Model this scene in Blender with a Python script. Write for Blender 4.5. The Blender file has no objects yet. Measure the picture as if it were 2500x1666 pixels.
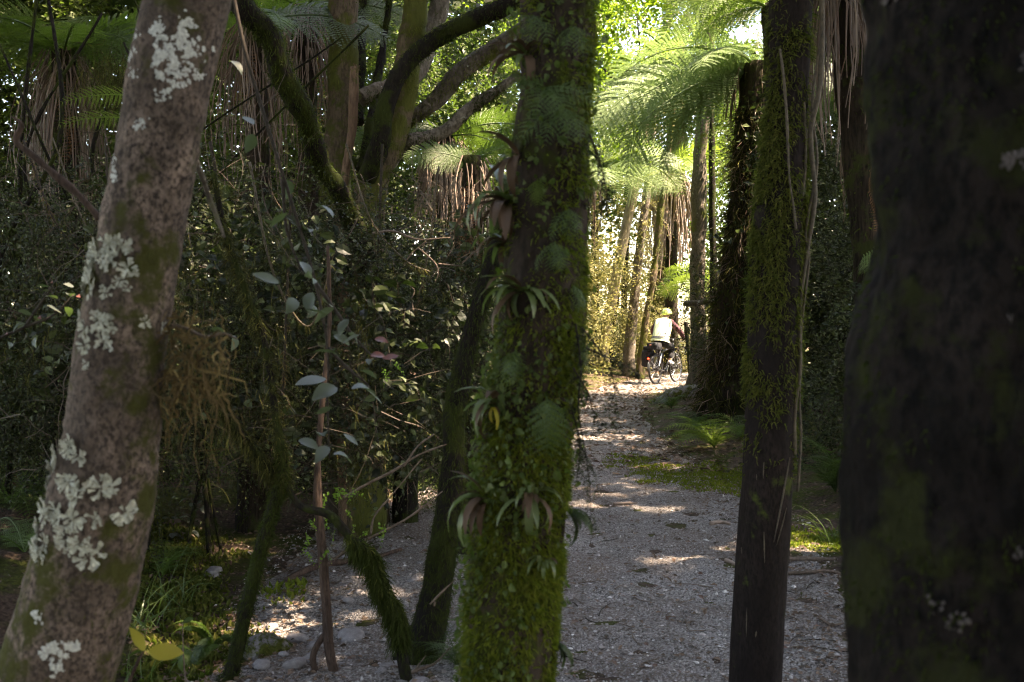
import bpy, bmesh, math
import numpy as np
from mathutils import Vector, Matrix, Euler

# ------------------------------------------------------------------ camera, sky, sun, exposure
SC = bpy.context.scene
COL = SC.collection
R = np.random.default_rng(7)
rad = math.radians
FPX, HY, EYE = 2430.0, 770.0, 1.6          # focal length / horizon in pixels of the 2500 px photograph

cam_d = bpy.data.cameras.new('camera')
cam = bpy.data.objects.new('camera', cam_d)
COL.objects.link(cam)
cam.location = (0, 0, EYE)
cam.rotation_euler = (rad(90), 0, 0)
cam_d.sensor_width = 36.0
cam_d.lens = 35.0
cam_d.shift_y = -(833 - HY) / 2500.0
cam_d.clip_start = 0.05
cam_d.clip_end = 500
cam_d.dof.use_dof = True
cam_d.dof.focus_distance = 11.0
cam_d.dof.aperture_fstop = 5.6
SC.camera = cam

SUN_EL, SUN_AZ = 60.0, 100.0               # azimuth clockwise from +Y (the view direction)
sd = Vector((math.sin(rad(SUN_AZ)) * math.cos(rad(SUN_EL)), math.cos(rad(SUN_AZ)) * math.cos(rad(SUN_EL)), math.sin(rad(SUN_EL))))
SUNV = np.array(sd)
wd = bpy.data.worlds.new('World')
SC.world = wd
wd.use_nodes = True
wn = wd.node_tree.nodes
sky = wn.new('ShaderNodeTexSky')
sky.sky_type = 'NISHITA'
sky.sun_disc = False
sky.sun_elevation = rad(SUN_EL)
sky.sun_rotation = rad(SUN_AZ)
bg = wn['Background']
wd.node_tree.links.new(sky.outputs[0], bg.inputs[0])
bg.inputs[1].default_value = 0.15
sl = bpy.data.lights.new('sun', 'SUN')
sl.energy = 5.0
sl.angle = rad(0.5)
sl.color = (1.0, 0.94, 0.85)
sun = bpy.data.objects.new('sun', sl)
COL.objects.link(sun)
sun.rotation_euler = sd.to_track_quat('Z', 'Y').to_euler()
vs = SC.view_settings
vs.view_transform = 'Standard'
vs.look = 'None'
vs.gamma = 1.0
vs.exposure = 3.45
vs.use_curve_mapping = False
vs.use_white_balance = True                # the camera's shade setting
vs.white_balance_temperature = 8700
vs.white_balance_tint = 17
SC.render.engine = 'CYCLES'
cy = SC.cycles
cy.use_denoising = True
cy.filter_width = 1.2
cy.use_adaptive_sampling = True
cy.adaptive_threshold = 0.01
cy.max_bounces = 5
cy.diffuse_bounces = 2
cy.glossy_bounces = 2
cy.transmission_bounces = 4
cy.transparent_max_bounces = 4
cy.sample_clamp_indirect = 4.0
cy.caustics_reflective = False
cy.caustics_refractive = False


# ------------------------------------------------------------------ helpers
def at(px, py, Y):
    return np.array(((px - 1250) / FPX * Y, Y, EYE + (HY - py) / FPX * Y))


def A(lst, Y=None):
    """list of (px, py[, Y]) -> world points"""
    return np.array([at(p[0], p[1], p[2] if len(p) > 2 else Y) for p in lst])


def gnd(px, py):
    Y = EYE * FPX / (py - HY)
    return np.array(((px - 1250) / FPX * Y, Y))


def _h(i, j, k, s):
    n = (i * 374761393 + j * 668265263 + k * 2147483647 + s * 1274126177) & 0xFFFFFFFF
    n = ((n ^ (n >> 13)) * 1274126177) & 0xFFFFFFFF
    n = n ^ (n >> 16)
    return (n & 0xFFFF) / 65535.0


def vnoise(P, s=0):
    P = np.asarray(P, float)
    I = np.floor(P).astype(np.int64)
    f = P - I
    f = f * f * (3 - 2 * f)
    r = 0
    for a in (0, 1):
        wa = f[..., 0] if a else 1 - f[..., 0]
        for b in (0, 1):
            wb = f[..., 1] if b else 1 - f[..., 1]
            for c in (0, 1):
                wc = f[..., 2] if c else 1 - f[..., 2]
                r = r + wa * wb * wc * _h(I[..., 0] + a, I[..., 1] + b, I[..., 2] + c, s)
    return r


def fbm(P, o=3, s=0):
    r, a, t = 0, 1.0, 0
    P = np.asarray(P, float)
    for i in range(o):
        r = r + a * (vnoise(P * 2 ** i, s + i) - 0.5)
        t += a
        a *= 0.5
    return r / t * 2


def norm(v):
    v = np.asarray(v, float)
    return v / np.maximum(np.linalg.norm(v, axis=-1, keepdims=True), 1e-9)


class MB:
    """collects faces; keeps triangles and quads in arrays"""

    def __init__(s):
        s.V, s.F, s.n = [], [], 0

    def add(s, V, F):
        V = np.asarray(V, float).reshape(-1, 3)
        if len(V) == 0:
            return s
        if not isinstance(F, list):
            F = [F]
        for f in F:
            if len(f):
                s.F.append(np.asarray(f, np.int64) + s.n)
        s.V.append(V)
        s.n += len(V)
        return s

    def get(s):
        return np.concatenate(s.V), s.F


def mesh(name, V, F, mat, smooth=False):
    m = bpy.data.meshes.new(name)
    V = np.ascontiguousarray(V, np.float32)
    m.vertices.add(len(V))
    m.vertices.foreach_set('co', V.ravel())
    loops = np.concatenate([f.ravel() for f in F]).astype(np.int32)
    tot = np.concatenate([np.full(len(f), f.shape[1]) for f in F]).astype(np.int32)
    st = (np.cumsum(tot) - tot).astype(np.int32)
    m.loops.add(len(loops))
    m.loops.foreach_set('vertex_index', loops)
    m.polygons.add(len(tot))
    m.polygons.foreach_set('loop_start', st)
    m.polygons.foreach_set('loop_total', tot)
    m.polygons.foreach_set('use_smooth', np.full(len(tot), smooth, bool))
    m.update(calc_edges=True)
    m.validate(verbose=False)
    if mat is not None:
        m.materials.append(mat)
    return m


OFF = {}


def tag(o, label=None, cat=None, group=None, kind=None):
    for k, v in (('label', label), ('category', cat), ('group', group), ('kind', kind)):
        if v:
            o[k] = v
    return o


def thing(name, label, cat, loc, group=None):
    o = bpy.data.objects.new(name, None)
    COL.objects.link(o)
    o.location = loc
    o.empty_display_size = 0.1
    OFF[o] = np.array(loc, float)
    return tag(o, label, cat, group)


def obj(name, mb, mat, parent=None, smooth=False, loc=None, kind=None):
    """a mesh from world-space geometry; under a parent, or top-level with its origin at loc"""
    V, F = mb.get() if isinstance(mb, (MB, Tube)) else mb
    off = OFF[parent] if parent else np.array(loc if loc is not None else (0, 0, 0), float)
    o = bpy.data.objects.new(name, mesh(name, V - off, F if isinstance(F, list) else [F], mat, smooth))
    COL.objects.link(o)
    if parent:
        o.parent = parent
    else:
        o.location = off
    OFF[o] = off
    if kind:
        o['kind'] = kind
    return o


def place(name, me, loc, rot=(0, 0, 0), sc=1.0, parent=None):
    o = bpy.data.objects.new(name, me)
    COL.objects.link(o)
    o.rotation_euler = rot
    o.scale = (sc, sc, sc) if not hasattr(sc, '__len__') else sc
    loc = np.array(loc, float)
    if parent:
        o.parent = parent
        o.location = loc - OFF[parent]
    else:
        o.location = loc
    return o


def crom(P, n):
    P = np.asarray(P, float)
    if len(P) == 2:
        t = np.linspace(0, 1, n)[:, None]
        return P[0] * (1 - t) + P[1] * t
    Q = np.vstack([2 * P[0] - P[1], P, 2 * P[-1] - P[-2]])
    t = np.linspace(0, len(P) - 1 - 1e-6, n)
    i = t.astype(int)
    f = (t - i)[:, None] if P.ndim > 1 else (t - i)
    a, b, c, d = Q[i], Q[i + 1], Q[i + 2], Q[i + 3]
    return 0.5 * (2 * b + (c - a) * f + (2 * a - 5 * b + 4 * c - d) * f ** 2 + (3 * b - a - 3 * c + d) * f ** 3)


class Tube:
    def __init__(s, pts, rads, n=24, sides=10, disp=None, cap=True):
        P = crom(pts, n)
        rads = np.atleast_1d(np.asarray(rads, float))
        r = np.interp(np.linspace(0, 1, n), np.linspace(0, 1, len(rads)), rads)
        T = norm(np.gradient(P, axis=0))
        ref = np.array((1.0, 0, 0)) if abs(T[0][0]) < 0.8 else np.array((0, 1.0, 0))
        U = np.zeros_like(P)
        u = norm(ref - T[0] * (ref @ T[0]))
        for i in range(n):
            u = norm(u - T[i] * (u @ T[i]))
            U[i] = u
        W = np.cross(T, U)
        th = np.linspace(0, 2 * np.pi, sides, endpoint=False)
        N = U[:, None] * np.cos(th)[None, :, None] + W[:, None] * np.sin(th)[None, :, None]
        X = P[:, None] + N * r[:, None, None]
        if disp is not None:
            X = X + N * disp(X, N, r)[..., None]
        s.P, s.T, s.N, s.X, s.r, s.n, s.s = P, T, N, X, r, n, sides
        a = (np.arange(n - 1)[:, None] * sides + np.arange(sides)[None]).ravel()
        b = (np.arange(n - 1)[:, None] * sides + (np.arange(sides)[None] + 1) % sides).ravel()
        s.F = [np.stack([a, b, b + sides, a + sides], 1)]
        V = X.reshape(-1, 3)
        if cap:
            V = np.vstack([V, P[0], P[-1]])
            k = np.arange(sides)
            s.F.append(np.stack([(k + 1) % sides, k, np.full(sides, n * sides)], 1))
            o = (n - 1) * sides
            s.F.append(np.stack([o + k, o + (k + 1) % sides, np.full(sides, n * sides + 1)], 1))
        s.V = V

    def get(s):
        return s.V, s.F

    def sample(s, m, lo=0.0, hi=1.0, w=None):
        i = R.uniform(lo, hi, m) * (s.n - 1)
        j = R.uniform(0, s.s, m)
        i0 = np.clip(i.astype(int), 0, s.n - 2)
        j0 = j.astype(int) % s.s
        fi, fj = (i - i0)[:, None], (j - j.astype(int))[:, None]
        j1 = (j0 + 1) % s.s

        def L(Q):
            return (Q[i0, j0] * (1 - fi) + Q[i0 + 1, j0] * fi) * (1 - fj) + (Q[i0, j1] * (1 - fi) + Q[i0 + 1, j1] * fi) * fj
        return L(s.X), norm(L(s.N)), s.T[i0]


def barkdisp(amp, sc=(9, 9, 4), o=4, seed=0, ridge=0.0, rs=(40, 40, 5)):
    def f(X, N, r):
        d = amp * fbm(X * np.array(sc), o, seed)
        if ridge:
            d = d - ridge * (1 - np.abs(fbm(X * np.array(rs), 2, seed + 9))) ** 6
        return d
    return f


def leaves(P, D, N, L, W, fold=0.25, curl=0.0):
    """rhombic folded leaves, 4 verts / 2 tris each"""
    n = len(P)
    D = norm(D)
    S = norm(np.cross(D, N))
    U = np.cross(S, D)
    L = np.broadcast_to(L, n)[:, None]
    W = np.broadcast_to(W, n)[:, None]
    m = P + D * L * 0.45
    V = np.stack([P, m + S * W * .5 + U * W * fold, P + D * L - U * L * curl, m - S * W * .5 + U * W * fold], 1).reshape(-1, 3)
    k = np.arange(n)[:, None] * 4
    return V, np.concatenate([k + np.array([[0, 1, 2]]), k + np.array([[0, 2, 3]])])


def leaves6(P, D, N, L, W, fold=0.2, curl=0.15):
    """rounder leaves, 7 verts / 6 tris: midrib and two sides"""
    n = len(P)
    D = norm(D)
    S = norm(np.cross(D, N))
    U = np.cross(S, D)
    L = np.broadcast_to(L, n)[:, None]
    W = np.broadcast_to(W, n)[:, None]
    a, b = P + D * L * .28, P + D * L * .68
    V = np.stack([P, a + S * W * .46 + U * W * fold, b + S * W * .42 + U * W * (fold - curl), P + D * L - U * W * curl * 2,
                  b - S * W * .42 + U * W * (fold - curl), a - S * W * .46 + U * W * fold, P + D * L * .5], 1).reshape(-1, 3)
    k = np.arange(n)[:, None] * 7
    return V, np.concatenate([k + np.array([[6, i, (i + 1) % 6]]) for i in range(6)])


def rdir(n):
    return norm(R.normal(size=(n, 3)))


def sprays(O, D, L, K, ll, lw, droop=0.5, stem=0.0, big=False, pair=0.75, jit=0.25):
    """leafy sprays: arching stems with leaflets on both sides. returns leaf (V,F) and stem MB"""
    n = len(O)
    D = norm(D)
    L = np.broadcast_to(L, n)
    t = np.linspace(0.08, 1, K)[None, :, None]
    dr = np.broadcast_to(droop, n)
    g = np.array((0, 0, -1.0))
    pos = O[:, None] + D[:, None] * (L[:, None, None] * t) + g * (dr * L)[:, None, None] * t ** 2
    tan = norm(D[:, None] + g * (2 * dr)[:, None, None] * t)
    side = norm(np.cross(D, np.array((0, 0, 1.0))) + 0.5 * R.normal(size=(n, 3)))[:, None]
    sg = np.where(np.arange(K) % 2 == 0, 1.0, -1.0)[None, :, None]
    ld = norm(tan * (1 - pair) + side * sg * pair + jit * R.normal(size=(n, K, 3)))
    up = norm(np.cross(side * sg, tan) * sg + 0.35 * R.normal(size=(n, K, 3)))
    sc = (R.uniform(0.6, 1.15, (n, K)) * (1.05 - 0.55 * t[..., 0] ** 2))
    f = leaves6 if big else leaves
    V, Fc = f(pos.reshape(-1, 3), ld.reshape(-1, 3), up.reshape(-1, 3), (ll * sc).ravel(), (lw * sc).ravel())
    mb = MB()
    if stem > 0:
        sel = np.arange(n) % 2 == 0
        O, D, L, dr = O[sel], D[sel], L[sel], dr[sel]
        n = len(O)
        k = 3
        ts = np.linspace(0, 1, k)[None, :, None]
        c = O[:, None] + D[:, None] * (L[:, None, None] * ts) + g * (dr * L)[:, None, None] * ts ** 2
        s1 = norm(np.cross(D, np.array((.3, .2, 1.0))))[:, None]
        s2 = np.cross(norm(D)[:, None], s1)
        w = stem * (1 - 0.7 * ts)
        ring = np.stack([c + s1 * w, c - s1 * w * .5 + s2 * w * .87, c - s1 * w * .5 - s2 * w * .87], 2)  # n,k,3,3
        base = np.arange(n)[:, None, None] * (k * 3)
        i = np.arange(k - 1)[None, :, None] * 3
        j = np.arange(3)[None, None, :]
        j1 = (j + 1) % 3
        q = np.stack(np.broadcast_arrays(base + i + j, base + i + j1, base + i + 3 + j1, base + i + 3 + j), -1).reshape(-1, 4)
        mb.add(ring.reshape(-1, 3), q)
    return (V, Fc), mb


# ------------------------------------------------------------------ materials
def nmat(name):
    m = bpy.data.materials.new(name)
    m.use_nodes = True
    nt = m.node_tree
    nt.nodes.clear()
    out = nt.nodes.new('ShaderNodeOutputMaterial')
    return m, nt, out


class G:
    def __init__(s, nt):
        s.nt = nt

    def n(s, t, **kw):
        x = s.nt.nodes.new(t)
        for k, v in kw.items():
            setattr(x, k, v)
        return x

    def set(s, inp, v):
        if hasattr(v, 'is_linked') or isinstance(v, bpy.types.NodeSocket):
            s.nt.links.new(v, inp)
        else:
            if isinstance(v, tuple) and len(v) == 3 and inp.type == 'RGBA':
                v = (*v, 1)
            inp.default_value = v

    def co(s, scale=(1, 1, 1)):
        t = s.n('ShaderNodeTexCoord')
        m = s.n('ShaderNodeMapping')
        s.nt.links.new(t.outputs['Object'], m.inputs[0])
        m.inputs['Scale'].default_value = scale
        return m.outputs[0]

    def noise(s, co, scale, detail=4, rough=0.6, dist=0.0):
        x = s.n('ShaderNodeTexNoise')
        s.set(x.inputs['Vector'], co)
        x.inputs['Scale'].default_value = scale
        x.inputs['Detail'].default_value = detail
        x.inputs['Roughness'].default_value = rough
        x.inputs['Distortion'].default_value = dist
        return x.outputs['Fac']

    def voro(s, co, scale, feat='F1', out='Distance'):
        x = s.n('ShaderNodeTexVoronoi', feature=feat)
        s.set(x.inputs['Vector'], co)
        x.inputs['Scale'].default_value = scale
        return x.outputs[out]

    def ramp(s, f, stops, interp='LINEAR'):
        x = s.n('ShaderNodeValToRGB')
        s.set(x.inputs[0], f)
        cr = x.color_ramp
        cr.interpolation = interp
        while len(cr.elements) < len(stops):
            cr.elements.new(0.5)
        for e, (p, c) in zip(cr.elements, stops):
            e.position = p
            e.color = (c, c, c, 1) if not isinstance(c, tuple) else (*c, 1)
        return x.outputs[0]

    def mix(s, f, a, b, mode='MIX'):
        x = s.n('ShaderNodeMix', data_type='RGBA', blend_type=mode)
        s.set(x.inputs[0], f)
        s.set(x.inputs[6], a)
        s.set(x.inputs[7], b)
        return x.outputs[2]

    def math(s, op, a, b=0.0):
        x = s.n('ShaderNodeMath', operation=op)
        s.set(x.inputs[0], a)
        s.set(x.inputs[1], b)
        return x.outputs[0]

    def bump(s, h, strength=0.5, dist=0.01):
        x = s.n('ShaderNodeBump')
        s.set(x.inputs['Height'], h)
        x.inputs['Strength'].default_value = strength
        x.inputs['Distance'].default_value = dist
        return x.outputs[0]

    def pbr(s, col, rough=0.6, nrm=None, spec=0.3, metal=0.0):
        x = s.n('ShaderNodeBsdfPrincipled')
        s.set(x.inputs['Base Color'], col)
        s.set(x.inputs['Roughness'], rough)
        s.set(x.inputs['Specular IOR Level'], spec)
        s.set(x.inputs['Metallic'], metal)
        if nrm is not None:
            s.set(x.inputs['Normal'], nrm)
        return x


def leafmat(name, cols, trans=0.35, rough=0.45, spec=0.4, tcol=None):
    """each leaf takes its own colour out of cols; light passes through it"""
    m, nt, out = nmat(name)
    g = G(nt)
    ge = g.n('ShaderNodeNewGeometry')
    k = len(cols)
    c = g.ramp(ge.outputs['Random Per Island'], [(i / max(1, k - 1), cc) for i, cc in enumerate(cols)])
    p = g.pbr(c, rough, spec=spec)
    if trans:
        t = g.n('ShaderNodeBsdfTranslucent')
        g.set(t.inputs[0], g.mix(0.6, c, tcol or (0.16, 0.30, 0.03), 'MIX') if tcol is not False else c)
        x = g.n('ShaderNodeMixShader')
        x.inputs[0].default_value = trans
        nt.links.new(p.outputs[0], x.inputs[1])
        nt.links.new(t.outputs[0], x.inputs[2])
        nt.links.new(x.outputs[0], out.inputs[0])
    else:
        nt.links.new(p.outputs[0], out.inputs[0])
    return m


def bark(name, c1, c2, c3, fine=90, stretch=0.45, bump=0.6, bd=0.006, moss=0.0, mcol=(0.05, 0.07, 0.012), lich=0.0, lcol=(0.5, 0.52, 0.46), rough=0.85, msc=6.0):
    m, nt, out = nmat(name)
    g = G(nt)
    co = g.co((1, 1, stretch))
    n1 = g.noise(co, fine, 5, 0.65)
    n2 = g.noise(co, fine * 0.16, 4, 0.6, 0.5)
    n3 = g.noise(g.co(), fine * 0.05, 3, 0.5)
    c = g.mix(g.ramp(n2, [(0.35, 0.0), (0.65, 1.0)]), c1, c2)
    c = g.mix(g.ramp(n1, [(0.42, 0.0), (0.62, 1.0)]), c, c3)
    c = g.mix(g.ramp(n3, [(0.3, 0.75), (0.7, 0.0)]), c, tuple(x * 0.55 for x in c1))
    if moss:
        mk = g.ramp(g.noise(g.co(), msc, 5, 0.7), [(0.62 - moss * 0.3, 0.0), (0.70 - moss * 0.3, 1.0)])
        mc = g.mix(n1, tuple(x * 0.5 for x in mcol), tuple(x * 1.6 for x in mcol))
        c = g.mix(mk, c, mc)
    if lich:
        lk = g.ramp(g.noise(g.co(), 7.0, 6, 0.75, 0.3), [(0.70 - lich * 0.2, 0.0), (0.735 - lich * 0.2, 1.0)])
        lk2 = g.math('MULTIPLY', lk, g.ramp(g.noise(g.co(), 55, 3), [(0.35, 0.2), (0.6, 1.0)]))
        c = g.mix(lk2, c, lcol)
    h = g.math('ADD', g.math('MULTIPLY', n1, 0.5), n2)
    p = g.pbr(c, rough, g.bump(h, bump, bd), 0.1)
    nt.links.new(p.outputs[0], out.inputs[0])
    return m


def plain(name, col, rough=0.5, spec=0.4, metal=0.0, var=0.0, vs=40, emit=None, bump=0.0):
    m, nt, out = nmat(name)
    g = G(nt)
    c = col
    n = None
    if var:
        nz = g.noise(g.co(), vs, 4)
        c = g.mix(g.ramp(nz, [(0.3, 0.0), (0.7, 1.0)]), tuple(x * (1 - var) for x in col), tuple(min(1, x * (1 + var)) for x in col))
        if bump:
            n = g.bump(nz, bump, 0.01)
    p = g.pbr(c, rough, n, spec, metal)
    if emit:
        p.inputs['Emission Color'].default_value = (*emit[0], 1)
        p.inputs['Emission Strength'].default_value = emit[1]
    nt.links.new(p.outputs[0], out.inputs[0])
    return m


M = {}
M['bark_lichen'] = bark('bark_lichen', (0.115, 0.086, 0.068), (0.32, 0.235, 0.185), (0.024, 0.019, 0.017), 110, 0.8, 1.0, 0.010, moss=0.36, mcol=(0.055, 0.055, 0.016), lich=0.0)
M['bark_mossy'] = bark('bark_mossy', (0.045, 0.033, 0.026), (0.085, 0.06, 0.045), (0.02, 0.016, 0.012), 80, 0.4, 0.8, 0.012, moss=0.4, mcol=(0.035, 0.045, 0.008))
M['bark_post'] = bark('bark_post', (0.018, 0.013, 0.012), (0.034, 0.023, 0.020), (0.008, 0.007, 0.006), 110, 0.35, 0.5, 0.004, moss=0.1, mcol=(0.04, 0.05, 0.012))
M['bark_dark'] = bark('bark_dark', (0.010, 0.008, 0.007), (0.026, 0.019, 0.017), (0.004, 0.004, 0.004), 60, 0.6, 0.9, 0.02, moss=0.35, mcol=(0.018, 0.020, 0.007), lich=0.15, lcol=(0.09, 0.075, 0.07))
M['bark_brown'] = bark('bark_brown', (0.13, 0.095, 0.065), (0.20, 0.15, 0.10), (0.06, 0.045, 0.03), 45, 0.35, 0.9, 0.03, moss=0.55, mcol=(0.07, 0.075, 0.018), msc=3.0)
M['bark_grey'] = bark('bark_grey', (0.15, 0.125, 0.10), (0.24, 0.205, 0.165), (0.07, 0.058, 0.045), 40, 0.5, 0.8, 0.03, moss=0.3, mcol=(0.09, 0.10, 0.025), lich=0.35, msc=2.5)
M['bark_pale'] = bark('bark_pale', (0.30, 0.25, 0.17), (0.40, 0.35, 0.24), (0.17, 0.13, 0.09), 22, 0.5, 0.7, 0.03, moss=0.4, mcol=(0.14, 0.15, 0.04), msc=2.0)
M['bark_sapling'] = bark('bark_sapling', (0.085, 0.055, 0.042), (0.14, 0.092, 0.068), (0.035, 0.024, 0.02), 120, 0.2, 0.6, 0.004)
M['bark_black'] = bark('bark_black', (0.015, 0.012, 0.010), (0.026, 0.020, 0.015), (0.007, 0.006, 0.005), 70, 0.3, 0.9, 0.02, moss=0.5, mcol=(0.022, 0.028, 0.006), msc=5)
M['snag'] = bark('snag', (0.20, 0.125, 0.085), (0.28, 0.185, 0.13), (0.09, 0.055, 0.04), 50, 0.2, 0.8, 0.02, moss=0.1)
M['fibre'] = bark('fibre', (0.030, 0.022, 0.016), (0.055, 0.038, 0.026), (0.012, 0.010, 0.008), 60, 0.12, 1.0, 0.03, moss=0.35, mcol=(0.03, 0.035, 0.01))
M['lichen'] = leafmat('lichen', [(0.50, 0.50, 0.40), (0.70, 0.70, 0.58), (0.30, 0.29, 0.22), (0.60, 0.62, 0.54), (0.42, 0.38, 0.30)], 0.1, 0.85, 0.1, False)
M['lichen_crust'] = plain('lichen_crust', (0.54, 0.54, 0.49), 0.9, 0.1, var=0.35, vs=160, bump=0.6)
M['lichen_dull'] = plain('lichen_dull', (0.10, 0.085, 0.08), 0.9, 0.1, var=0.35, vs=120)
M['moss_bright'] = leafmat('moss_bright', [(0.10, 0.13, 0.012), (0.20, 0.225, 0.026), (0.04, 0.055, 0.007), (0.19, 0.18, 0.035)], 0.35, 0.7, 0.15)
M['moss_lime'] = leafmat('moss_lime', [(0.14, 0.16, 0.018), (0.20, 0.21, 0.03), (0.09, 0.11, 0.014)], 0.3, 0.8, 0.1)
M['moss_olive'] = leafmat('moss_olive', [(0.085, 0.088, 0.018), (0.035, 0.038, 0.009), (0.15, 0.145, 0.036), (0.02, 0.022, 0.006)], 0.3, 0.8, 0.1)
M['moss_thicket'] = leafmat('moss_thicket', [(0.012, 0.013, 0.004), (0.04, 0.042, 0.010), (0.02, 0.022, 0.006), (0.15, 0.14, 0.04)], 0.2, 0.8, 0.1, (0.05, 0.05, 0.01))  # wide colour spread paints light-and-dark contrast into the moss
M['moss_dark'] = leafmat('moss_dark', [(0.018, 0.024, 0.005), (0.034, 0.042, 0.008), (0.010, 0.013, 0.003)], 0.2, 0.8, 0.1)
M['moss_brown'] = leafmat('moss_brown', [(0.19, 0.13, 0.055), (0.10, 0.065, 0.03), (0.28, 0.20, 0.085), (0.06, 0.04, 0.022)], 0.3, 0.8, 0.1, False)
M['leaf_climber'] = leafmat('leaf_climber', [(0.055, 0.085, 0.020), (0.09, 0.125, 0.034), (0.025, 0.042, 0.010), (0.125, 0.155, 0.055), (0.04, 0.06, 0.014)], 0.35, 0.58, 0.25)
M['leaf_dark'] = leafmat('leaf_dark', [(0.005, 0.008, 0.003), (0.013, 0.021, 0.006), (0.024, 0.033, 0.009), (0.06, 0.078, 0.022), (0.010, 0.014, 0.005), (0.11, 0.135, 0.05)], 0.25, 0.5, 0.3, (0.02, 0.045, 0.006))  # wide per-leaf spread paints highlights and deep shade into the foliage
M['leaf_canopy'] = leafmat('leaf_canopy', [(0.020, 0.036, 0.010), (0.040, 0.062, 0.014), (0.028, 0.030, 0.012), (0.06, 0.085, 0.018)], 0.3, 0.62, 0.22, (0.035, 0.07, 0.010))
M['leaf_mid'] = leafmat('leaf_mid', [(0.045, 0.075, 0.014), (0.075, 0.11, 0.02), (0.03, 0.05, 0.01), (0.10, 0.13, 0.03)], 0.4, 0.6, 0.25, (0.09, 0.17, 0.02))
M['leaf_bright'] = leafmat('leaf_bright', [(0.08, 0.13, 0.014), (0.12, 0.17, 0.02), (0.06, 0.10, 0.012)], 0.55, 0.4, 0.4, (0.24, 0.42, 0.03))
M['leaf_lime'] = leafmat('leaf_lime', [(0.10, 0.20, 0.02), (0.14, 0.25, 0.03)], 0.5, 0.4, 0.4, (0.24, 0.45, 0.03))
M['leaf_straw'] = leafmat('leaf_straw', [(0.20, 0.19, 0.07), (0.13, 0.14, 0.04), (0.26, 0.23, 0.10), (0.08, 0.09, 0.025)], 0.4, 0.5, 0.3, (0.3, 0.28, 0.08))
M['leaf_grey'] = leafmat('leaf_grey', [(0.085, 0.098, 0.075), (0.12, 0.125, 0.108), (0.06, 0.072, 0.05), (0.13, 0.11, 0.105)], 0.2, 0.48, 0.4)
M['leaf_red'] = leafmat('leaf_red', [(0.16, 0.06, 0.05), (0.20, 0.085, 0.07)], 0.3, 0.4, 0.5, (0.3, 0.08, 0.05))
M['leaf_yellow'] = leafmat('leaf_yellow', [(0.36, 0.30, 0.035), (0.40, 0.34, 0.05)], 0.35, 0.45, 0.4, (0.4, 0.32, 0.03))
M['leaf_brown'] = leafmat('leaf_brown', [(0.10, 0.065, 0.040), (0.16, 0.10, 0.065), (0.06, 0.04, 0.025), (0.20, 0.14, 0.10), (0.13, 0.07, 0.05)], 0.1, 0.6, 0.3, False)
M['strap'] = leafmat('strap', [(0.085, 0.135, 0.05), (0.125, 0.175, 0.07), (0.15, 0.14, 0.06)], 0.3, 0.4, 0.5)
M['strap_dead'] = leafmat('strap_dead', [(0.14, 0.085, 0.05), (0.10, 0.06, 0.038)], 0.2, 0.6, 0.3, False)
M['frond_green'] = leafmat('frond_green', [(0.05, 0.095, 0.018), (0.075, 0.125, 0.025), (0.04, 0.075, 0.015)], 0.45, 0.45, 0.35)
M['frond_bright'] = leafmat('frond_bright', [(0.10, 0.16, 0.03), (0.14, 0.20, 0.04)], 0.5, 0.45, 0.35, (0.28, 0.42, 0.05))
M['frond_blue'] = leafmat('frond_blue', [(0.135, 0.20, 0.085), (0.175, 0.24, 0.11), (0.10, 0.155, 0.06)], 0.45, 0.5, 0.35, (0.20, 0.32, 0.08))
M['fern_small'] = leafmat('fern_small', [(0.10, 0.165, 0.06), (0.13, 0.20, 0.085), (0.08, 0.13, 0.04)], 0.35, 0.5, 0.35, (0.15, 0.28, 0.06))
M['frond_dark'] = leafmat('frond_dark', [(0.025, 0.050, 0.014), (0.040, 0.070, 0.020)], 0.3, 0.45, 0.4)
M['frond_dead'] = leafmat('frond_dead', [(0.26, 0.125, 0.058), (0.16, 0.075, 0.036), (0.34, 0.18, 0.09)], 0.3, 0.7, 0.2, False)
M['stalk'] = leafmat('stalk', [(0.10, 0.062, 0.042), (0.16, 0.10, 0.072), (0.06, 0.038, 0.026), (0.24, 0.17, 0.125)], 0.0, 0.55, 0.35)
M['stalk_pale'] = leafmat('stalk_pale', [(0.24, 0.165, 0.12), (0.32, 0.235, 0.18), (0.15, 0.10, 0.072)], 0.0, 0.55, 0.35)
M['twig_mix'] = leafmat('twig_mix', [(0.035, 0.026, 0.02), (0.07, 0.05, 0.038), (0.10, 0.078, 0.06)], 0.0, 0.75, 0.2)
M['twig'] = plain('twig', (0.12, 0.085, 0.062), 0.7, 0.3, var=0.4, vs=60)
M['twig_dark'] = plain('twig_dark', (0.035, 0.027, 0.02), 0.8, 0.2, var=0.4, vs=60)
M['vine'] = plain('vine', (0.08, 0.062, 0.042), 0.7, 0.3, var=0.5, vs=50)
M['rock'] = bark('rock', (0.26, 0.24, 0.235), (0.35, 0.325, 0.315), (0.17, 0.15, 0.145), 60, 1, 0.5, 0.006)
M['rock_moss'] = bark('rock_moss', (0.20, 0.185, 0.18), (0.28, 0.25, 0.24), (0.13, 0.115, 0.11), 60, 1, 0.8, 0.01, moss=0.5, mcol=(0.055, 0.06, 0.012))
M['grass'] = leafmat('grass', [(0.06, 0.10, 0.03), (0.09, 0.13, 0.045), (0.045, 0.08, 0.025)], 0.4, 0.4, 0.4)


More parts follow.
